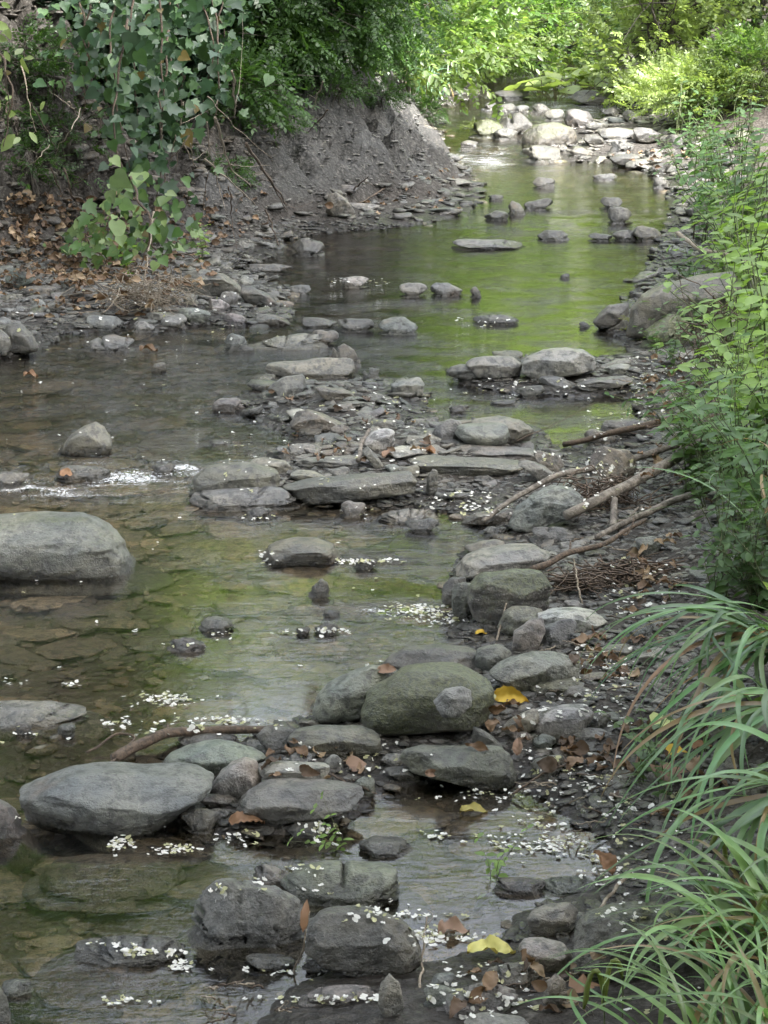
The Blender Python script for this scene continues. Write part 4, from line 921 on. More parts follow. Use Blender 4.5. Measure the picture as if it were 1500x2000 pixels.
# ------------------------------------------------------------------ driftwood
pole([(944,1018,.03),(1000,975,.05),(1080,930,.07),(1170,912,.08),(1235,900,.08),(1300,875,.10),(1400,850,.10)], .008, .013, M_BARK, 'fallen_branch', 'long thin fallen branch reaching left to the edge of the water', 'branch', 40, forks=7, wob=.006, jit=.0006, n=40)
pole([(1105,1008,.06),(1180,972,.08),(1260,930,.10),(1330,890,.10),(1440,820,.10)], .016, .019, M_BARK, 'fallen_branch', 'thickest fallen branch with a sawn pale end on the right shore', 'branch', 41, forks=7, wob=.006, jit=.0012, n=40, seg=10)
pole([(1165,1048,.02),(1230,1015,.03),(1300,985,.04),(1350,965,.05)], .009, .012, M_BARK, 'fallen_branch', 'lowest pale fallen branch on the right shore', 'branch', 42, forks=5, wob=.006, jit=.0008, n=30)
pole([(1198,1030,.02),(1200,975,.07)], .012, .011, M_BARK, 'fallen_branch', 'short stub branch standing between two fallen branches', 'branch', 43, wob=.003)
pole([(1040,1112,.04),(1110,1080,.04),(1180,1060,.03),(1260,1015,.04)], .010, .006, M_ROOT, 'fallen_branch', 'dark stick lying against the sloping grey slab', 'branch', 44, forks=2, wob=.012)
pole([(1100,870,.02),(1240,835,.08),(1340,812,.10),(1430,770,.10)], .010, .016, M_ROOT, 'fallen_branch', 'dark fallen branch behind the long thin one', 'branch', 45, forks=5, wob=.01)
pole([(222,1482,.01),(268,1455,.02),(310,1436,.03),(345,1430,.02),(430,1426,.02),(545,1424,.02)], .014, .009, M_ROOT, 'fallen_branch', 'bent mossy branch lying in the water above the large blue-grey slab', 'branch', 46, forks=3, wob=.004, jit=.001, n=40)
pole([(170,1470,.01),(230,1430,.03),(270,1440,.02),(205,1500,.01)], .003, .002, M_ROOT, 'bare_twig', 'thin dark looping twig at the left end of the bent mossy branch', 'twig', 47, wob=.01)
pole([(1322,455,.25),(1370,490,.2),(1420,497,.22),(1462,512,.2)], .012, .010, M_TWIG, 'fallen_branch', 'pale bent branch sticking out of the bushes over the upper right water', 'branch', 48, forks=2, wob=.01)
pole([(970,1250,.0),(998,1143,.10)], .003, .0015, M_TWIG, 'bare_twig', 'straight pale straw leaning in front of the moss-topped boulder', 'twig', 49, wob=.002)
pole([(1137,1185,.0),(1120,1090,.10)], .003, .002, M_TWIG, 'bare_twig', 'upright pale straw by the root tangle on the right shore', 'twig', 50, wob=.006)
pole([(572,1905,.0),(590,1860,.05),(605,1780,.14)], .002, .001, M_TWIG, 'bare_twig', 'thin pale stalk under the curled dry leaf between the pitted boulders', 'twig', 51, wob=.004)
pole([(820,1930,.0),(825,1880,.03),(833,1790,.09)], .003, .0015, M_TWIG, 'bare_twig', 'wavy pale twig right of the pitted black boulder', 'twig', 52, wob=.008, forks=1)
pole([(1000,1552,.01),(1060,1510,.03),(1105,1495,.04)], .003, .002, M_ROOT, 'bare_twig', 'dark twig reaching over the upper right edge of the foreground pool', 'twig', 53, wob=.006, forks=1)
pole([(620,1500,.02),(670,1525,.04),(735,1550,.01)], .003, .0015, M_ROOT, 'bare_twig', 'black twig lying over the tail of the wedge-shaped slab', 'twig', 54, wob=.006, forks=1)
pole([(1010,860,.03),(1080,830,.10),(1160,788,.16)], .002, .001, M_ROOT, 'bare_twig', 'fine dark twig arching over the bright green pool', 'twig', 55, wob=.008)
pole([(700,900,.02),(706,865,.04),(722,838,.07)], .009, .006, M_BARK, 'stick', 'short stick leaning on the pale round cracked stone', 'stick', 56, wob=.003)
pole([(1230,1700,.02),(1150,1800,.02)], .004, .003, M_TWIG, 'bare_twig', 'pale stem lying under the sedge', 'twig', 57, wob=.01)
gt = np.random.default_rng(33)
for k in range(70):
    a = [(1080,1320,1120,1520),(1180,1300,1020,1150),(200,360,560,610),(1050,1250,1470,1640),(1200,1420,700,880),(420,560,1900,1990),(950,1150,1840,1980)][k % 7]
    x, y = gt.uniform(a[0], a[1]), gt.uniform(a[2], a[3]); l = gt.uniform(30, 90); an = gt.uniform(-.6, .6) + (math.pi if gt.random() < .5 else 0)
    pole([(x, y, .012), (x + l * math.cos(an) * .5, y + l * math.sin(an) * .3, .02 + gt.uniform(0, .02)), (x + l * math.cos(an), y + l * math.sin(an) * .5, .01)], .0022, .001, [M_TWIG, M_ROOT][k % 2], 'bare_twig', 'thin bare twig lying among the stones and litter of the shore', 'twig', 1000 + k, 'loose twigs on the shores', .008, 4, int(k % 3 == 0), n=12)
# root tangles
def tangle(px, py, rx, rz, n, label, mat, seed):
    g = np.random.default_rng(seed); p = hit(px, py)[0]; parts = []
    for i in range(n):
        s = g.normal(0, .4, 3) * [rx, rx * .6, 0] + [0, 0, g.uniform(.2, 1) * rz]; e = g.normal(0, .6, 3) * [rx, rx * .6, .2 * rz] + [0, 0, g.uniform(0, .3) * rz]
        parts.append(tube(smoothline([s, (s + e) / 2 + g.normal(0, .3, 3) * rz, e], 12, rz * .12, seed + i), np.linspace(.0028, .0012, 12), 4, cap=False))
    V, F = merge(parts); tag(obj('root_tangle', mesh_np('root_tangle', V, F), mat, loc=p), label, 'roots')
tangle(1140, 1150, .13, .05, 110, 'reddish brown tangle of roots behind the moss-topped boulder', M_ROOT, 61)
tangle(285, 608, .26, .20, 110, 'pale dry tangle of roots at the waterline below the trailing ivy', M_TWIG, 62)
tangle(1180, 990, .16, .10, 90, 'brown root litter under the fallen branches', M_ROOT, 63)
tangle(1240, 1130, .2, .05, 110, 'fine brown stalks spread on the right bank soil', M_ROOT, 64)
tangle(1395, 740, .10, .35, 40, 'dark upright dead stalks on the right bank', M_ROOT, 65)

# ------------------------------------------------------------------ petals and fallen leaves come to rest on whatever is below
bpy.context.view_layer.update()
DG = bpy.context.evaluated_depsgraph_get()
def see(px, py):
    """first real surface on the line of sight (before any plant is built)"""
    d = Vector(ray(px, py)[...]).normalized(); ok, loc, nr, i, ob, m = S.ray_cast(DG, Vector((0, 0, CAMZ)), d)
    return (np.array(loc), np.array(nr), ob) if ok else None
def zone_pts(zs, g):
    out = []
    for (x0, y0, x1, y1, n) in zs:
        out += [(g.uniform(x0, x1), g.uniform(y0, y1)) for _ in range(n)]
    return out
def blob_pts(zs, g):
    out = []
    for (cx, cy, rx, ry, n) in zs: out += [(cx + g.normal(0, rx * .5), cy + g.normal(0, ry * .5)) for _ in range(n)]
    return out
def petal_t(seed):
    g = np.random.default_rng(seed); P = []
    for i in range(g.integers(2, 4)):
        a = g.uniform(0, 6.3); r = g.uniform(.3, .5); n = 7; th = np.linspace(0, 2 * np.pi, n, endpoint=False)
        V = np.stack([np.cos(th) * r * 1.3, np.sin(th) * r * .75, .16 * np.cos(th) ** 2 + .05 * np.sin(th)], 1) ; V = np.vstack([V, [[0, 0, -.02]]])
        c, s = math.cos(a), math.sin(a); V = V @ np.array([[c, s, 0], [-s, c, 0], [0, 0, 1]]) + [g.normal(0, .3), g.normal(0, .3), .06 + .08 * i]
        P.append((V, np.array([[j, (j + 1) % n, n] for j in range(n)])))
    return merge(P)
PET = [petal_t(i) for i in range(8)]
gp = np.random.default_rng(44)
pz = blob_pts([(320,1368,60,14,150),(225,1412,30,10,30),(450,1408,60,8,60),(110,1602,90,7,75),(230,1612,120,5,60),(235,1650,28,14,50),(350,1662,60,12,60),(620,1625,50,25,60),(470,1640,60,15,30),(600,1700,40,10,18),(860,1635,50,12,20),(1010,1650,110,25,60),(1100,1650,60,30,60),(1180,1700,50,30,50),(800,1790,80,10,25),(860,1830,80,18,90),(1230,1785,70,20,24),(420,1735,15,10,10),(520,1720,50,8,14),(545,1745,120,40,25),(720,1790,80,30,20),(210,1848,60,6,22),(270,1862,60,7,60),(350,1890,20,18,40),(250,1955,60,10,30),(480,1898,120,6,20),(640,1955,120,8,75),(600,1905,60,15,14),(960,1560,160,20,40),(1150,1520,60,30,25),(610,1096,60,6,60),(720,1098,60,5,70),(520,1085,12,16,20),(500,1012,24,4,24),(700,1000,35,16,22),(815,1192,60,14,110),(870,1210,50,18,80),(640,1235,45,6,40),(575,1236,20,4,20),(370,1262,36,5,20),(435,1240,25,12,12),(130,1338,25,4,14),(10,1335,40,10,20),(60,1430,30,8,10)], gp)  # blobs on the midstream white ripple stand in for broken sky reflection
pz += zone_pts([(900,985,1000,1010,40),(820,960,960,1000,70),(1120,1240,1240,1420,160),(1180,1090,1330,1210,120),(1040,880,1200,960,70),(1000,1460,1220,1620,110),(1180,1540,1330,1720,60),(950,1330,1100,1470,50),(840,1880,1050,1990,90),(1230,690,1400,800,200),(1140,800,1300,860,60),(420,770,850,960,190),(820,620,1000,640,20),(870,740,1250,780,60),(0,560,560,690,170),(250,540,540,620,60),(640,545,760,560,25),(1130,900,1260,1000,60),(200,1400,560,1440,60),(560,1450,800,1520,50),(1200,1700,1420,1990,60),(0,700,850,900,60),(0,1000,900,1500,50)], gp)
pos, nrm = [], []
for px, py in pz:
    if gp.random() < (.38 if px < 640 else .1): continue
    r = see(px, py)
    if r is None or r[1][2] < .25: continue
    pos.append(r[0] + [0, 0, .002]); nrm.append(r[1])
pos = np.array(pos); nrm = np.array(nrm); npz = len(pos)
a = gp.uniform(0, 6.3, npz); dd = np.stack([np.cos(a), np.sin(a), np.zeros(npz)], 1); RM = frames(dd, nrm + gp.normal(0, .18, (npz, 3))); szs = np.clip(np.exp(gp.normal(-4.85, .3, npz)), .004, .013) * (1 + .3 * (pos[:, 1] > 8))
order = np.argsort(-szs / pos[:, 1]); pm = [mesh_np('petal', *PET[k], smooth=False) for k in range(8)]
for k in range(8): pm[k].materials.append([M_PETAL, M_FADED][k % 3 == 2])
for i in order[:280]:
    o = obj('petal', pm[int(i % 8)], M_PETAL); M4 = Matrix([[*RM[i][0], pos[i][0]], [*RM[i][1], pos[i][1]], [*RM[i][2], pos[i][2]], [0, 0, 0, 1]]) @ Matrix.Scale(float(szs[i]), 4); o.matrix_world = M4
    tag(o, 'small white fallen flower petal', 'petal', 'white petals fallen on stones and water')
rest = order[280:]
for mt, ks, lb in ((M_PETAL, (0, 1, 3, 4, 6, 7), 'many tiny white petals strewn over stones and water'), (M_FADED, (2, 5), 'many tiny soggy yellowed petals strewn over stones and water')):
    parts = [scatter(*PET[k], pos[rest[rest % 8 == k]], RM[rest[rest % 8 == k]], szs[rest[rest % 8 == k]])[:2] for k in ks]
    V, F = merge(parts); tag(obj('fallen_petals', mesh_np('fallen_petals', V, F, smooth=False), mt), lb, kind='stuff')

# fallen leaves
DRY = 1.5 * np.array([(.10,.062,.036),(.15,.10,.062),(.075,.05,.034),(.19,.14,.09),(.06,.042,.03),(.11,.072,.046)])
gl_ = np.random.default_rng(55)
def curl(T, g, k=.35):
    V, F = T; V = V.copy(); V[:, 2] += k * (V[:, 1] ** 2) * 1.2 + g.normal(0, .03, len(V)) + .12 * np.sin(V[:, 0] * 3); return V, F
CUR = [curl(T, gl_, k) for T in (LEAFHI, leaf_hi(.8, 10, 1, .10), leaf_hi(.38, 10, 0, .12)) for k in (.5, -.3, .9)]
lz = zone_pts([(0,380,260,560,420),(120,420,420,560,160),(260,380,520,470,60),(0,470,330,620,160),(640,330,900,420,20),(1220,1050,1320,1250,40),(1120,1230,1260,1330,25),(1180,1420,1420,1600,35),(1090,1440,1200,1500,18),(1250,860,1400,1000,15),(520,1450,700,1520,12),(1250,700,1400,830,50),(1150,290,1400,340,30),(940,1350,1020,1480,12),(900,1850,1180,1990,16),(420,760,850,900,30)], gl_)
LP = []
for px, py in lz:
    r = see(px, py)
    if r is None or 'water' in r[2].name: continue
    LP.append((r[0] + [0, 0, .004], r[1]))
n = len(LP); lp = np.array([p for p, _ in LP]); ln = np.array([q for _, q in LP]); a = gl_.uniform(0, 6.3, n)
RM = frames(np.stack([np.cos(a), np.sin(a), gl_.normal(0, .15, n)], 1), ln + gl_.normal(0, .3, (n, 3))); ls = gl_.uniform(.028, .055, n) * (1 + .25 * (lp[:, 1] > 9)); lc = DRY[gl_.integers(0, 6, n)] * gl_.uniform(.7, 1.3, (n, 1))
order = np.argsort(-ls / lp[:, 1]); lm = []
for k in range(18): lm.append(mesh_np('fallen_leaf', *CUR[k % 9], col=np.tile(DRY[k % 6], (len(CUR[k % 9][0]), 1)), smooth=False))
for j, i in enumerate(order[:240]):
    o = obj('fallen_leaf', lm[j % 18], M_DRY); o.matrix_world = Matrix([[*RM[i][0], lp[i][0]], [*RM[i][1], lp[i][1]], [*RM[i][2], lp[i][2]], [0, 0, 0, 1]]) @ Matrix.Scale(float(ls[i]), 4)
    tag(o, 'dry brown fallen leaf lying in the litter', 'leaf', 'dry brown leaves fallen on the banks')
rest = order[240:]; parts, cols = [], []
for k in range(9):
    m = rest[rest % 9 == k]
    if len(m): V, F, c = scatter(*CUR[k], lp[m], RM[m], ls[m], lc[m]); parts.append((V, F)); cols.append(c)
V, F = merge(parts); tag(obj('leaf_litter', mesh_np('leaf_litter', V, F, col=np.vstack(cols), smooth=False), M_DRY), 'brown leaf litter covering the left slope', kind='stuff')
def hero_leaf(px, py, size, ang, col, label, T=LEAFHI, tilt=0.0, up=.004, k=.4):
    r = see(px, py)
    if r is None: return
    g = np.random.default_rng(int(px)); V, F = curl(T, g, k); V = V + (pn(V * 3.1 + px)[:, None] * [0, 0, .12]); V = V - [.5, 0, 0]; d = np.array([[math.cos(ang), math.sin(ang), tilt]]); up_ = np.array([r[1] * (1 if abs(tilt) < 1 else 0) + [0, -.2 - (1 if abs(tilt) > 1 else 0), .3]])
    Rm = frames(d, up_)[0]; me = mesh_np('fallen_leaf', V, F, col=np.tile(col, (len(V), 1))); o = obj('fallen_leaf', me, M_DRY)
    p = r[0] + [0, 0, up + abs(tilt) * size * .35]; o.matrix_world = Matrix([[*Rm[0], p[0]], [*Rm[1], p[1]], [*Rm[2], p[2]], [0, 0, 0, 1]]) @ Matrix.Scale(size, 4); tag(o, label, 'leaf')
YL = (.62, .42, .06); OR = (.22, .125, .07); PK = (.26, .17, .12)
hero_leaf(998, 1372, .085, -.4, YL, 'bright yellow fallen leaf between the tall mossy boulder and the white stone', up=.012)
hero_leaf(482, 1613, .075, .1, OR, 'curled orange-brown leaf in front of the wedge-shaped slab', up=.01)
hero_leaf(596, 1822, .06, 1.35, OR, 'curled dry leaf standing between the two pitted boulders', NARROW, tilt=1.6, up=.0, k=1.5)
hero_leaf(960, 1866, .09, .15, (.62,.58,.20), 'large pale yellow leaf near the bottom pool', up=.008)
hero_leaf(886, 1822, .06, .1, PK, 'pink-brown leaf floating among petals below the pool', leaf_hi(.8, 12, 1, .12))
hero_leaf(925, 1588, .06, .1, (.30,.26,.08), 'olive yellow leaf floating in the foreground pool')
hero_leaf(1178, 1706, .065, 2.2, OR, 'tan leaf standing at the right shore of the foreground pool', tilt=.6, up=.01)
hero_leaf(940, 1240, .035, .3, YL, 'small yellow leaf at the water below the moss-topped boulder')
hero_leaf(755, 1312, .05, .3, PK, 'pink-tan leaf on top of the pale green veined rock')
hero_leaf(1310, 1425, .08, .8, (.55,.62,.25), 'pale yellow-green round leaf behind the sedge blades', HEART, up=.02)
hero_leaf(1325, 1476, .045, .2, YL, 'small yellow leaf behind the sedge blades', HEART, up=.01)
hero_leaf(1375, 1467, .05, .2, OR, 'small orange leaf behind the sedge blades', HEART, up=.01)
hero_leaf(1320, 1530, .09, .8, PK, 'large pink-brown dead leaf under the sedge', LOBED, up=.02)
hero_leaf(1150, 1940, .06, .3, OR, 'large brown leaf beside the green catkins', LOBED, up=.01)
hero_leaf(1405, 1860, .09, .3, OR, 'reddish brown leaf behind the bottom sedge', LOBED, up=.02)
hero_leaf(845, 1513, .035, 0, PK, 'small pink leaf at the edge of the square-ended block')
hero_leaf(1010, 1475, .045, 1.4, PK, 'pink-tan leaf leaning on the end of the square-ended block', tilt=1.1)
hero_leaf(700, 1497, .045, .5, PK, 'heart-shaped pinkish leaf in the gravel of the dam', HEART)
hero_leaf(840, 885, .06, .1, OR, 'orange dead leaf on the bar under the pale grey cobble', leaf_hi(.8, 12, 1, .12))
hero_leaf(765, 892, .07, .1, PK, 'pink dead leaf beside the pale round cracked stone', leaf_hi(.8, 12, 1, .12))
hero_leaf(60, 735, .06, .1, OR, 'brown leaf caught in the ripples at the left edge', leaf_hi(.8, 12, 1, .12))
hero_leaf(290, 685, .08, .1, DRY[0], 'brown leaf pile caught behind the oval grey cobble', leaf_hi(.8, 12, 1, .12))
hero_leaf(130, 928, .05, .4, OR, 'orange-brown leaf caught in the small riffle', leaf_hi(.8, 12, 1, .12))

# ------------------------------------------------------------------ trees that close the valley (their crowns light the water green)
def tree(name, label, X, Y, ht, crown_r, n, c0, c1, seed, size=.35, bottom=.3, group=None):
    g = np.random.default_rng(seed); z = float(H(X, Y)); root = empty(name, (X, Y, z)); tag(root, label, 'tree', group)
    P = smoothline([[0, 0, -.3], [g.normal(0, .2), g.normal(0, .2), ht * .4], [g.normal(0, .5), g.normal(0, .5), ht * .9]], 20, .12, seed)
    parts = [tube(P, np.linspace(.02 * ht, .004 * ht, 20), 9)]; L = []
    for i in range(16):
        t = g.uniform(bottom, .92); s = P[int(t * 19)]; a = g.uniform(0, 6.3); ln = crown_r * (1.15 - t * .5) * g.uniform(.6, 1)
        e = s + np.array([math.cos(a) * ln, math.sin(a) * ln, g.uniform(-.1, .45) * ln]); Q = smoothline([s, (s + e) / 2 + [0, 0, .12 * ln], e], 9, .06, seed * 3 + i)
        parts.append(tube(Q, np.linspace(.007 * ht, .0015 * ht, 9), 5)); L.append(Q[3:])
    V, F = merge(parts); obj('trunk', mesh_np('trunk', V, F), M_TRUNK, root)
    TP = np.vstack(L); c = TP[g.integers(0, len(TP), n)] + g.normal(0, .19 * crown_r, (n, 3)); c[:, 2] = np.maximum(c[:, 2], ht * bottom * .6)
    d = g.normal(0, .7, (n, 3)) + [0, 0, -.1]
    Vf, Ff, Cf = foliage(OVSPRAYS, c, d, size * g.uniform(.7, 1.3, n), c0, c1, g, .4)
    obj('crown', mesh_np('crown', Vf, Ff, col=Cf, smooth=False), M_LEAF, root); return root
tree_spec = [  # x, y, height, crown radius, n, colours, label
    (11.5, 28, 9, 2.8, 1500, G_LIGHT, G_YEL), (3.5, 43, 15, 4.6, 2200, G_LIGHT, G_YEL), (-1.5, 45, 16, 5.0, 2200, G_MID, G_YEL), (9.5, 41, 15, 4.6, 2000, G_LIGHT, G_YEL),
    (-7, 42, 14, 4.5, 1800, G_MID, G_LIGHT), (7.4, 18, 8, 2.4, 1300, G_MID, G_YEL), (-4.5, 29, 10, 3.0, 1600, G_MID, G_LIGHT),
    (-6.5, 21, 10, 3.2, 1800, G_DEEP, G_MID), (-4.8, 15.5, 8, 2.6, 1700, G_DEEP, G_MID), (-4.8, 10.5, 8.5, 2.6, 1500, G_DEEP, G_MID), (9, 50, 20, 5, 1500, G_MID, G_YEL), (-11, 48, 18, 5, 1500, G_MID, G_LIGHT), (2, 54, 22, 6, 1800, G_MID, G_LIGHT)]
for i, (x, y, ht, cr, n) in enumerate([(-5.5, -1, 15, 5, 1600), (5.5, -1, 15, 5, 1500), (0, -6, 16, 6, 2000), (-7, 5, 13, 3.6, 1300), (3.5, 5.2, 14, 3.4, 1300), (5.8, 9.5, 13, 3.2, 1100), (-5, -11, 18, 6, 1800), (6, -11, 18, 6, 1800)]):  # added out of view to keep sun off the near stream and left bank
    tree('added_shade_tree', 'tall unseen tree added to shade the stream and banks', x, y, ht, cr, n, G_DEEP, G_MID, 90 + i, size=.75, bottom=.5 if x == 3.5 else .28, group='unseen shade trees added around the viewpoint')
for i, (x, y, ht, cr, n, c0, c1) in enumerate(tree_spec):
    tree('broadleaf_tree', ('dark' if x < -3.9 and y < 30 else 'bright green') + ' broadleaf tree rising %s the stream valley' % ('over the left bank of' if x < -3.9 else 'over the right bank of' if x > 4.9 and y < 30 else 'beyond the head of'), x, y, ht, cr, n, c0, c1, 50 + i, size=.5 if y > 20 else .34, group='trees closing the valley')

for k, (x, y, r, h) in enumerate([(-3.6, -3.2, 1.8, 5.5), (-1.2, -4, 1.8, 5.5), (1.3, -4, 1.8, 5.5), (3.7, -3.2, 1.8, 5.5)]):  # added behind the camera to keep light off the stone fronts
    shrub('light_block_bush', 'tall unseen bush added downstream to block light from behind', 'bush', x, y, r, r, h, 2000, OVSPRAYS, .42, G_DEEP, G_MID, 180 + k, stems=9, group='unseen bushes added downstream to block light')
# ------------------------------------------------------------------ background thicket
sd_ = 200
def sh(px, py, dY, rx, h, n, T, size, c0, c1, name, label, cat, **kw):
    global sd_; sd_ += 1; X, Y = at(px, py); f = (Y + dY) / Y; return shrub(name, label, cat, X * f, Y + dY, rx, kw.pop('ry', rx * .8), h, n, T, size, c0, c1, sd_, **kw)
for k, (X, Y, r, h, c1) in enumerate([(.6, 31, 1.8, 5, G_YEL), (2.6, 29, 1.7, 4.2, G_YEL * 1.2), (4.6, 27.0, 1.6, 4.2, G_YEL * 1.2), (5.2, 22.5, 1.2, 2.6, G_YEL), (3.6, 33, 1.8, 6.5, G_YEL * 1.2), (-1.6, 33, 2.0, 5.5, G_YEL * .8), (-3.6, 31, 1.8, 5, G_LIGHT), (6.8, 31, 2.2, 6.5, G_YEL)]):
    sd_ += 1; shrub('tall_bush', ['tall bright yellow-green bush closing the valley at the far end', 'tall green bush closing the valley at the far left'][k in (5, 6)], 'bush', X, Y, r, r * .8, h, 1500, OVSPRAYS, .42, G_LIGHT * 1.8, c1 * 1.6, sd_, stems=10, group='tall bushes closing the valley')
# far end, left to right
sh(800, 195, .5, 1.0, 1.3, 900, OVSPRAYS, .22, G_MID * 1.4, G_LIGHT, 'leafy_bush', 'mid green bush hanging over the far end of the clay bank', 'bush')
sh(870, 175, .6, .9, .7, 700, OVSPRAYS, .17, G_MID * 1.5, G_LIGHT * 1.2, 'leafy_bush', 'low leafy bush behind the tuft of long bluish grass', 'bush')
sh(960, 165, .7, 1.1, .9, 900, OVSPRAYS, .17, G_MID * 1.5, G_LIGHT * 1.2, 'leafy_bush', 'broad green bush behind the far dark flat rock', 'bush')
sh(1050, 150, 1.2, 1.0, 1.0, 800, OVSPRAYS, .18, G_BLUE * 1.3, G_LIGHT, 'leafy_bush', 'bluish green bush in the middle of the far thicket', 'bush')
sh(920, 140, 3, 1.6, 1.9, 1100, SPRAYS, .3, G_MID, G_LIGHT, 'feathery_bush', 'tall feathery bush at the back of the far left thicket', 'bush')
sh(1080, 130, 4, 1.6, 2.2, 1100, OVSPRAYS, .24, G_MID, G_LIGHT, 'leafy_bush', 'dark tall bush above the bend of the stream', 'bush')
sh(1180, 130, 5, 1.4, 2.2, 1000, SPRAYS, .3, G_LIGHT, G_YEL, 'feathery_bush', 'bright feathery bush above the bend of the stream', 'bush')
sh(800, 150, 2.2, 1.3, 2.0, 1000, SPRAYS, .3, G_MID * .8, G_LIGHT, 'feathery_bush', 'feathery bush behind the shoulder of the clay bank', 'bush')
sh(1290, 215, .8, .75, 1.7, 1300, OVSPRAYS, .16, G_LIGHT * 1.1, G_YEL * 1.05, 'bright_bush', 'bright yellow-green bush with upright stems on the right bank', 'bush', stems=14, up=.8)
sh(1360, 190, 1.6, .9, 2.0, 1200, OVSPRAYS, .17, G_LIGHT * 1.1, G_YEL * 1.05, 'bright_bush', 'second bright bush, behind the upright stems on the right bank', 'bush', stems=12, up=.8)
sh(1460, 170, 2.0, 1.1, 2.2, 1200, OVSPRAYS, .2, G_MID, G_LIGHT, 'leafy_bush', 'dark leaved bush in the upper right corner', 'bush')
sh(1300, 215, .1, .45, .35, 420, SPRAYS, .16, G_LIGHT * 1.1, G_YEL * 1.05, 'low_bush', 'low yellow-green ferny growth at the right end of the far rocks', 'bush')
sh(1380, 235, .3, .7, .34, 700, SPRAYS, .17, G_LIGHT * 1.1, G_YEL * 1.05, 'low_bush', 'yellow-green ferny growth above the mossy long stone', 'bush')
sh(1470, 220, .3, .6, .5, 600, SPRAYS, .17, G_MID, G_LIGHT, 'low_bush', 'ferny growth at the right edge above the mossy long stone', 'bush')
sh(1250, 140, 3.2, 1.0, 1.6, 800, OVSPRAYS, .18, G_LIGHT, G_YEL, 'bright_bush', 'bright bush at the bend above the far shallows', 'bush', stems=9)
# left bank overhang
for k, (px, py, rx, h, n, c0, c1, w_) in enumerate([(790,130,.6,.8,700,G_MID * .8,G_MID * 1.3,'at the right shoulder of the clay bank'),(735,85,.8,.9,1000,G_MID * .8,G_MID * 1.4,'above the right part of the clay bank'),(700,125,.5,.35,500,G_DEEP,G_MID,'sagging over the right part of the clay bank'),(640,90,.8,.8,1000,G_DEEP,G_MID,'above the middle of the clay bank'),(610,135,.5,.35,500,G_DEEP,G_MID,'sagging over the middle of the clay bank'),
        (560,80,.8,.9,1000,G_DEEP,G_MID,'beside the ivy high on the bank'),(525,165,.45,.38,600,G_DEEP,G_MID,'sagging down between the ivy and the clay bank'),(480,150,.6,.6,800,G_DEEP * .8,G_MID,'just right of the ivy'),(465,215,.35,.35,400,G_DEEP * .8,G_MID,'lowest one, right of the ivy'),(650,40,.9,1.0,900,G_MID * .8,G_MID * 1.4,'at the top edge above the clay bank'),(520,30,.9,1.0,900,G_DEEP,G_MID,'at the top edge right of the ivy')]):
    sh(px, py, .0, rx, h, n, SPRAYS, .17, c0, c1, 'feathery_bush', 'feathery small-leaved shrub ' + w_, 'bush', hang=.7, ry=rx * .6)
sh(360, 120, .6, 1.0, 1.2, 900, SPRAYS, .2, G_DEEP, G_MID, 'feathery_bush', 'dark shrub behind the hanging ivy', 'bush', hang=.3)
for k, (px, py, n, rx) in enumerate([(40,110,160,.35),(110,190,120,.3),(30,240,110,.3),(130,290,90,.22),(60,330,90,.25)]):
    sh(px, py, 0, rx, .25, n, SPRAYS, .11, G_DEEP * .8, G_MID * .8, 'small_weed', 'thin dark weed on the upper left earth bank', 'weed', hang=.5, stems=5, group='thin weeds on the upper left earth bank')
sh(80, 60, .5, .9, .9, 500, SPRAYS, .18, G_DEEP * .8, G_MID * .8, 'feathery_bush', 'thin dark shrub on the overhang at the upper left corner', 'bush', hang=.4)
# big round leaves over the far rocks
def bigleaf(px, py, n, r, seed, label):
    g = np.random.default_rng(seed); X, Y = at(px, py); z = float(H(X, Y)); root = empty('butterbur_plant', (X, Y, z)); tag(root, label, 'plant', 'big-leaved plants over the far rocks')
    st, pos = [], []
    for i in range(n):
        e = np.array([g.normal(0, r), g.normal(0, r * .6), g.uniform(.10, .26)]); st.append(tube(smoothline([[0, 0, -.05], e * [.4, .4, .7], e], 8, .01, seed + i), .005, 4)); pos.append(e)
    V, F = merge(st); obj('stem', mesh_np('stem', V, F), M_GRASS, root).data.materials[0] = M_TWIG
    pos = np.array(pos); d = rotz_flat(n, .25, g); V, F, c = scatter(HEART[0] - [.38, 0, 0], HEART[1], pos, d, g.uniform(.14, .24, n), np.array([.30, .38, .13]) * g.uniform(.8, 1.2, (n, 1)))
    obj('leaves', mesh_np('leaves', V, F, col=c, smooth=False), M_LEAF, root)
for k, (px, py) in enumerate([(1085, 196), (1120, 180), (1165, 178), (1190, 200), (1060, 190), (1145, 172)]): bigleaf(px, py, 9, .16, 700 + k, 'big-leaved pale green plant leaning over the far rocks')

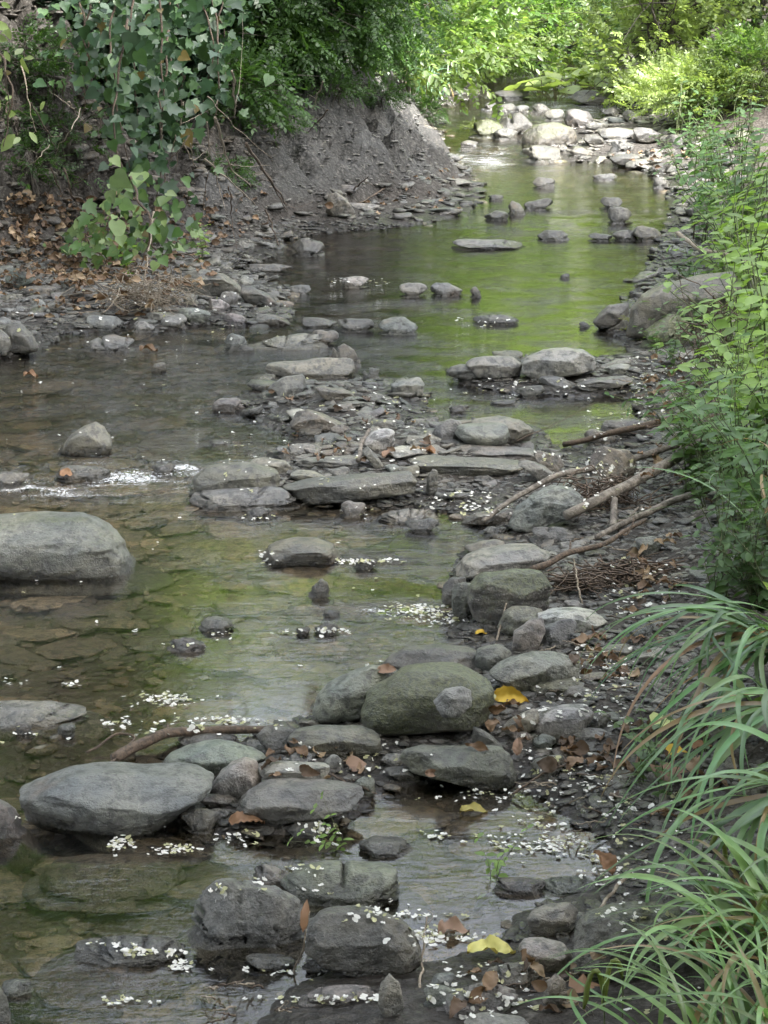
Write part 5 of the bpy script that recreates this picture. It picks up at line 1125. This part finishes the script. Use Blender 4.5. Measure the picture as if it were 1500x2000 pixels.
# ------------------------------------------------------------------ hanging ivy
def ivy(px, py0, py1, dY, seed, n, label, lateral=0.0, size=.08, c0=G_IVY, c1=G_MID, spread=.10, T=None, name='ivy_vine'):
    """a vine from py0 (top) to py1 (bottom) hanging before the bank"""
    g = np.random.default_rng(seed); n = int(n * 1.35); b = hit(px + lateral, py1)[0]; Yb = b[1] - dY
    X1, Z1 = [float(v) for v in (ray(px + lateral, py1)[0] / ray(px + lateral, py1)[1] * Yb, CAMZ + ray(px + lateral, py1)[2] / ray(px + lateral, py1)[1] * Yb)]
    Yt = Yb + .25; r = ray(px, py0); X0, Z0 = float(r[0] / r[1] * Yt), float(CAMZ + r[2] / r[1] * Yt)
    root = empty(name, (X1, Yb, Z1)); tag(root, label, 'ivy', 'ivy hanging over the left bank')
    P = smoothline([[X0 - X1, Yt - Yb, Z0 - Z1], [(X0 - X1) * .5 + g.normal(0, .1), .0, (Z0 - Z1) * .55], [0, 0, 0]], 26, .05, seed)
    V, F = tube(P, np.linspace(.008, .003, 26), 5); obj('stem', mesh_np('stem', V, F), M_ROOT, root)
    t = g.beta(1.0, 1.25, n) * 25; i = t.astype(int); q = P[i] + g.normal(0, 1, (n, 3)) * [spread, spread * .6, .06]
    d = np.stack([g.normal(0, .8, n), g.normal(-.3, .6, n), g.normal(-.6, .5, n)], 1); up = np.stack([g.normal(0, .4, n), np.full(n, -1.) + g.normal(0, .3, n), g.normal(.55, .3, n)], 1)
    u = g.uniform(0, 1, (n, 1)) ** 2; col = (c0 * (1 - u) + c1 * u) * g.uniform(.7, 1.3, (n, 1)); yl = g.random(n) < .02; col[yl] = [.13, .10, .03]
    T = T or (HEART if seed % 3 else LOBED)
    V, F, c = scatter(T[0], T[1], q, frames(d, up), size * np.exp(g.normal(-.15, .38, n)), col)
    obj('leaves', mesh_np('leaves', V, F, col=c, smooth=False), M_GLOSS, root)
HT = [tuft_t(7, HEART, np.random.default_rng(k)) for k in range(4)]
for k, (px, py, dY, rx, h, n, lb) in enumerate([(150,60,-.1,.45,.6,260,'left part'),(260,50,-.15,.5,.6,320,'middle part'),(370,60,-.1,.45,.6,260,'right part'),(240,170,-.1,.35,.4,170,'lower left part'),(330,180,-.1,.35,.4,170,'lower right part'),(285,260,-.05,.25,.35,110,'lowest part')]):
    sh(px, py, dY, rx, h, int(n * 1.3), HT, .068, G_IVY * .4, G_IVY * 1.1, 'ivy_bush', 'dark glossy ivy mass over the left bank, ' + lb, 'ivy', mat=M_GLOSS, hang=.6, ry=rx * .45)
for k, (px, a, b, lat, n) in enumerate([(140,-60,230,20,45),(190,-80,260,10,60),(230,-60,330,20,80),(270,-80,300,0,80),(300,-60,420,0,95),(335,-60,300,15,80),(370,-80,260,10,70),(410,-50,250,10,55),(250,40,460,20,60),(180,-60,150,0,50),(330,60,380,-10,60),(440,-60,160,0,45),(290,-90,120,0,70),(225,-90,120,0,70),(360,-90,120,0,60)]):
    ivy(px, a, b, .35 + .1 * (k % 3), 800 + k, n, 'strand of glossy heart-leaved ivy hanging down the left bank', lat, .062)
ivy(255, 350, 535, .12, 830, 60, 'lowest bright green ivy trailing onto the stones of the left beach', 15, .055, G_MID, G_LIGHT, .12)
ivy(215, 420, 520, .12, 831, 60, 'pale ivy tuft at the left of the trailing ivy', -5, .06, G_MID, G_LIGHT, .10)
ivy(340, 440, 510, .10, 832, 45, 'bright three-lobed creeper right of the trailing ivy', 40, .065, G_MID, G_LIGHT * 1.1, .12, LOBED)
ivy(-20, 60, 290, 1.2, 833, 26, 'sunlit bright twig of leaves poking in from the left edge', 25, .07, G_LIGHT, G_YEL * 1.2, .09, LEAF)
# bare roots and twigs hanging on the left bank
for k, (pts, r, m) in enumerate([([(420,230,.5),(450,330,.25),(490,365,.05)],.006,0),([(480,280,.3),(560,400,.05)],.009,1),([(500,310,.2),(560,410,.03)],.006,1),([(400,310,.15),(500,400,.02)],.005,0),([(370,280,.2),(380,330,.02)],.004,0),([(300,415,.1),(285,530,.02)],.007,0),([(232,425,.1),(205,515,.02)],.005,0),([(630,160,.2),(610,215,.05)],.005,0),([(690,370,.02),(720,345,.1)],.006,1),([(520,410,.1),(545,480,.02)],.006,1),([(100,330,.1),(130,400,.02)],.005,1),([(60,200,.2),(110,290,.05)],.005,1),([(405,240,.3),(410,300,.05),(390,320,.02)],.004,0),([(640,215,.1),(600,260,.02)],.006,1),([(755,365,.02),(700,400,.02)],.008,1),([(455,140,.4),(460,230,.2)],.004,0)]):
    pole(pts, r, r * .5, [M_TWIG, M_ROOT][m], 'bare_twig', ['pale', 'dark'][m] + ' bare twig hanging or leaning on the left bank', 'twig', 900 + k, 'bare twigs on the left bank', .015, 5, 1)

gr_ = np.random.default_rng(77)
for k in range(26):
    x, y = gr_.uniform(0, 470), gr_.uniform(120, 380); l = gr_.uniform(40, 150); dx = gr_.normal(0, 35)
    pole([(x, y, .10), (x + dx * .4, y + l * .5, .06), (x + dx, y + l, .015)], gr_.uniform(.003, .006), .0015, [M_TWIG, M_ROOT][k % 2], 'hanging_root', 'bare root hanging down the dark upper left bank', 'root', 1300 + k, 'roots hanging on the upper left bank', .02, 4, 1)
sh(1300, 655, .05, .17, .09, 420, SPRAYS, .05, (.12,.14,.03), (.24,.25,.06), 'moss_cushion', 'yellow-green moss cushion on the stone below the large brown boulder', 'moss', stems=3)
sh(948, 252, .1, .22, .10, 300, SPRAYS, .06, (.07,.11,.02), (.16,.20,.05), 'moss_cushion', 'bright green moss on the rock left of the far boulders', 'moss', stems=3)
for k, (px, py, rx) in enumerate([(540,260,.2),(650,210,.2),(740,200,.2),(830,230,.2),(430,350,.2)]):
    sh(px, py, 0, rx, .14, 170, SPRAYS, .08, G_DEEP, G_MID, 'small_weed', 'small green weed clinging to the clay bank', 'weed', stems=4, group='weeds clinging to the clay bank', hang=.5)

# low growth covering both banks beyond the picture's edges
gc = np.random.default_rng(88)
def cover(name, label, xr, yr, n, T, size, c0, c1, minrise):
    Y = gc.uniform(*yr, n * 2); X = gc.uniform(*xr, n * 2)
    _, _, bl_, br_ = height(X, Y); r = np.where(X < 0, bl_, br_); m = (r > minrise) & (np.abs(X) > .2 * Y + .1); X, Y = X[m][:n], Y[m][:n]; k = len(X)
    P = np.stack([X, Y, H(X, Y)], 1); d = np.stack([gc.normal(0, .6, k), gc.normal(0, .6, k), gc.uniform(.2, 1, k)], 1)
    if T is BLADES: d = np.stack([np.ones(k), gc.normal(0, .8, k), gc.normal(0, .1, k)], 1)
    V, F, c = foliage(T, P, d, size * gc.uniform(.5, 1.3, k), c0, c1, gc, .15 if T is BLADES else .5)
    tag(obj(name, mesh_np(name, V, F, col=c, smooth=False), M_LEAF), label, kind='stuff')
cover('bank_grass', 'grass on the right bank', (.8, 5.5), (.5, 16), 3800, BLADES, .22, G_MID, G_LIGHT, .25)
cover('bank_undergrowth', 'leafy undergrowth on the right bank', (.8, 6), (.5, 22), 5200, OVSPRAYS, .20, G_MID, G_LIGHT, .25)
cover('bank_undergrowth', 'leafy undergrowth on the left bank', (-7, -1.2), (.5, 20), 4200, OVSPRAYS, .20, G_DEEP, G_MID, .9)
# ------------------------------------------------------------------ herbs crowding the right bank
def herb_proto(seed, h, nl, leaf, size, c, droop=.2, name='leafy_herb', branch=3):
    g = np.random.default_rng(seed); root = empty(name, (0, 0, 0)); st = []; pos, dirs = [], []
    for b in range(branch):
        lx, ly = g.normal(0, .28, 2); L = smoothline([[g.normal(0, .015), g.normal(0, .015), -.03], [lx * h * .3, ly * h * .3, h * .55], [lx * h, ly * h, h * g.uniform(.75, 1.05)]], 12, .008, seed + b); st.append(tube(L, np.linspace(.0035, .0012, 12), 4, cap=False))
        for i in range(nl):
            t = .18 + .82 * i / (nl - 1); p = L[min(int(t * 11), 11)]
            for s in (0, 1):
                a = i * 1.57 + s * math.pi + g.normal(0, .3); pos.append(p); dirs.append([math.cos(a), math.sin(a), .25 - droop + g.normal(0, .15)])
    V, F = merge(st); obj('stem', mesh_np('stem', V, F), M_STEM, root)
    pos, dirs = np.array(pos), np.array(dirs); n = len(pos); s = size * (1.1 - .5 * (pos[:, 2] / h)) * g.uniform(.7, 1.2, n)
    V, F, cc = scatter(*leaf, pos, frames(dirs, np.tile([0, 0, 1.], (n, 1)) + g.normal(0, .25, (n, 3))), s, np.array(c) * g.uniform(.75, 1.3, (n, 1)))
    obj('leaves', mesh_np('leaves', V, F, col=cc, smooth=False), M_LEAF, root); return root
M_STEM = bark_mat('stem_green', (.06, .08, .03), (.12, .14, .06), 2)
protos = {}
def herb(kind, X, Y, s, rz, label, group, z=None):
    if kind not in protos:
        k, c, L, sz, h, nl = {'bright': ('bright', (.20,.31,.08), LEAF, .085, .42, 5), 'mid': ('mid', (.10,.19,.06), LEAF, .075, .40, 6), 'pale': ('pale', (.12,.20,.08), HEART, .06, .30, 5), 'dark': ('dark', (.07,.13,.045), LEAF, .06, .35, 6), 'narrow': ('n', (.09,.18,.05), NARROW, .10, .45, 7)}[kind]
        protos[kind] = [herb_proto(1200 + len(protos) * 20 + i, h, nl, L, sz, c, branch=3 + i % 2) for i in range(4)]; protos[kind + '_n'] = 0
    i = protos[kind + '_n']; protos[kind + '_n'] += 1; p = protos[kind][i % 4]; o = p if i < 4 else copy_tree(p)
    o.location = (X, Y, float(H(X, Y)) if z is None else z); o.rotation_euler = (Matrix.Rotation(float(-gh.uniform(-.05, .5)), 3, 'Y') @ Matrix.Rotation(float(gh.normal(0, .18)), 3, 'X') @ Matrix.Rotation(rz, 3, 'Z')).to_euler(); o.scale = (s, s, s); tag(o, label, 'herb', group); return o
gh = np.random.default_rng(66)
hz = [(1360,1500,380,500,14,'mid',1.3),(1400,1520,470,620,15,'bright',1.3),(1420,1530,600,760,14,'bright',1.15),(1420,1530,760,900,13,'bright',.95),(1410,1530,880,1060,13,'mid',.85),(1340,1480,930,1040,8,'pale',.8),(1280,1420,660,720,8,'pale',.6),(1320,1500,280,380,16,'dark',1.4),(1330,1400,860,960,8,'narrow',.6),(1390,1520,1060,1200,18,'dark',.7),(1230,1300,1450,1560,3,'pale',.4),(1330,1420,560,680,12,'pale',.75)]
desc = {'bright': 'bright green broad-leaved herb', 'mid': 'mid green leafy herb', 'pale': 'pale round-leaved herb', 'dark': 'dark green small-leaved herb', 'narrow': 'narrow-leaved green herb'}
for q, (x0, x1, y0, y1, n, kind, s) in enumerate(hz):
    where = ['by the far end of the right bank', 'above the large brown boulder', 'beside the large brown boulder', 'above the fallen branches', 'beside the fallen branches', 'under the fallen branches', 'on the shore above the pale slabs', 'behind the upper right shore', 'between the fallen branches', 'behind the drooping sedge', 'in the soil under the sedge', 'around the yellow-green moss'][q]
    for k in range(n):
        X, Y = at(gh.uniform(x0, x1), gh.uniform(y0, y1)); herb(kind, X, Y, s * gh.uniform(.7, 1.25), gh.uniform(0, 6.3), desc[kind] + ' ' + where, desc[kind] + 's ' + where)
for (px, py, s, lb) in [(255,535,.55,'small pale herb among the stones under the trailing ivy'),(395,520,.6,'small herb on the left bank above the board-like stone'),(965,1712,.35,'tiny bright seedling beside the wet purple ridge'),(690,1660,.3,'small yellow-green plant tuft at the left side of the foreground pool')]:
    X, Y = at(px, py); herb('bright', X, Y, s, 1.0, lb, None)

# ------------------------------------------------------------------ long-leaved sedge
def blade(P0, az, L, wdt, rise, droop, g, n=16):
    """arching strap leaf with a fold along its middle"""
    t = np.linspace(0, 1, n); ang = rise - (rise + droop) * t ** 1.15; ds = L / (n - 1)
    hx = np.r_[0, np.cumsum(np.cos(ang[:-1]) * ds)]; hz = np.r_[0, np.cumsum(np.sin(ang[:-1]) * ds)]
    az2 = az + .55 * g.normal() * t; c = np.stack([P0[0] + np.cos(az2) * hx, P0[1] + np.sin(az2) * hx, P0[2] + hz], 1)
    wv = np.stack([-np.sin(az2), np.cos(az2), .35 * np.sin(t * 3 + g.uniform(0, 6))], 1); wd = wdt * np.clip(np.minimum(t * 4 + .45, (1 - t) * 1.7), 0, 1) ** .8
    up = np.stack([-np.sin(ang) * np.cos(az2), -np.sin(ang) * np.sin(az2), np.cos(ang)], 1)
    V = np.stack([c + wv * wd[:, None] * .5, c - up * wd[:, None] * .12, c - wv * wd[:, None] * .5], 1).reshape(-1, 3)
    F = [f for j in range(n - 1) for b in (0, 1) for f in ([3 * j + b, 3 * j + b + 1, 3 * j + 4 + b], [3 * j + b, 3 * j + 4 + b, 3 * j + 3 + b])]
    return V, np.array(F)
def sedge(name, label, px, py, n, Lr, wdt, az0, azs, c, seed, z=0.0, rise=(.5, 1.3), droop=(.5, 1.4), catkins=0, rad=.05, group=None):
    g = np.random.default_rng(seed); X, Y = at(px, py); zz = float(H(X, Y)) + z; root = empty(name, (X, Y, zz)); tag(root, label, 'sedge', group)
    for i in range(n):
        V, F = blade([g.normal(0, rad), g.normal(0, rad), 0], az0 + g.normal(0, azs), g.uniform(*Lr), wdt * g.uniform(.7, 1.2), g.uniform(*rise), g.uniform(*droop), g)
        u = g.uniform(.7, 1.35); old = g.random() < .12; col = np.array((.26, .19, .09) if old else c) * u * (1 + g.normal(0, .06, 3))
        obj('blade', mesh_np('blade', V, F, col=np.tile(col, (len(V), 1))), M_GRASS, root)
    return root
BG = (.13, .23, .095); BR = (.15, .25, .09)
sedge('pendulous_sedge', 'large clump of long arching bluish-green sedge on the right bank', 1500, 1330, 32, (.30, .62), .014, math.pi + .65, .38, BG, 501, .12, (-.1, .65), (1.2, 1.6), rad=.04)
sedge('pendulous_sedge', 'second bluish sedge clump drooping below the large one', 1545, 1480, 26, (.28, .55), .014, math.pi + .6, .45, BG, 502, .12, (-.1, .7), (1.2, 1.6), rad=.05)
sedge('pendulous_sedge', 'dark sedge clump at the right edge behind the large one', 1560, 1330, 30, (.25, .5), .016, math.pi + .3, .6, (.06,.12,.055), 503, .06, (.2, 1.0), (1.0, 1.5))
sedge('pendulous_sedge', 'long sedge hanging at the right edge above the lower right clump', 1570, 1640, 30, (.28, .5), .016, math.pi + .5, .45, BG, 509, .10, (.0, .8), (1.1, 1.6), rad=.05)
sedge('bright_sedge', 'bright green sedge clump in the lower right corner', 1510, 2060, 54, (.2, .42), .010, math.pi / 2 + .8, 1.1, BR, 504, .0, (.8, 1.45), (.1, 1.1), rad=.07)
sedge('bright_sedge', 'bright sedge at the bottom edge left of the lower right clump', 1380, 2090, 22, (.2, .36), .009, math.pi / 2 + .2, 1.0, BR, 505, .0, (.9, 1.5), (.0, .9), rad=.06)
sedge('bright_sedge', 'bright green sedge at the right edge above the lower right clump', 1540, 1850, 60, (.22, .42), .015, math.pi, .8, BR, 506, .0, (.5, 1.35), (.3, 1.2), rad=.06)
sedge('pendulous_sedge', 'tall single-bladed sedge in front of the herbs of the right bank', 1500, 1120, 5, (.5, .7), .013, math.pi * .75, 1.2, BG, 507, .0, (1.0, 1.5), (.2, 1.0))
sedge('grass_tuft', 'tuft of long bluish grass at the far left behind the clay bank', 840, 190, 60, (.4, .75), .02, 0, 3, (.13,.22,.13), 508, .0, (.9, 1.5), (.2, 1.3), rad=.12)
def catkin(px, py, L, label, seed, col=(.20, .24, .07)):
    g = np.random.default_rng(seed); r = ray(px, py); p = hit(px, py + 60)[0]; Y = p[1] - .22; X = r[0] / r[1] * Y; z = CAMZ + r[2] / r[1] * Y
    root = empty('sedge_catkin', (X, Y, z)); tag(root, label, 'catkin'); c = smoothline([[.02, .03, -.28], [.015, .015, -.05], [.0, 0, 0], [-.012, 0, -.02], [-.018, 0, -L]], 26, .003, seed)
    V, F = tube(c[:18], .0013, 4); obj('stalk', mesh_np('stalk', V, F), M_STEM, root)
    V, F = tube(c[15:], np.r_[.002, np.full(9, .0045), .002], 8, .002); obj('spike', mesh_np('spike', V, F, col=np.tile(col, (len(V), 1))), M_LEAF, root)
catkin(1165, 1885, .075, 'left yellow-green catkin hanging at the bottom edge', 601); catkin(1203, 1862, .10, 'right yellow-green catkin hanging at the bottom edge', 602)
catkin(1405, 1620, .045, 'curved yellow-green catkin in the middle of the sedges', 603); catkin(1498, 1740, .06, 'catkin hanging at the right edge over the sedge', 604)
for k, (px, py, L) in enumerate([(1362,420,.14),(1385,425,.14),(1403,440,.18),(1443,505,.25),(1478,610,.15)]): catkin(px, py, L, 'dark drooping catkin number seen over the upper right water'.replace(' number', '') if False else ['short thin', 'curved', 'longer', 'longest', 'lowest'][k] + ' dark catkin drooping in front of the upper right bushes', 610 + k, (.07, .06, .035))
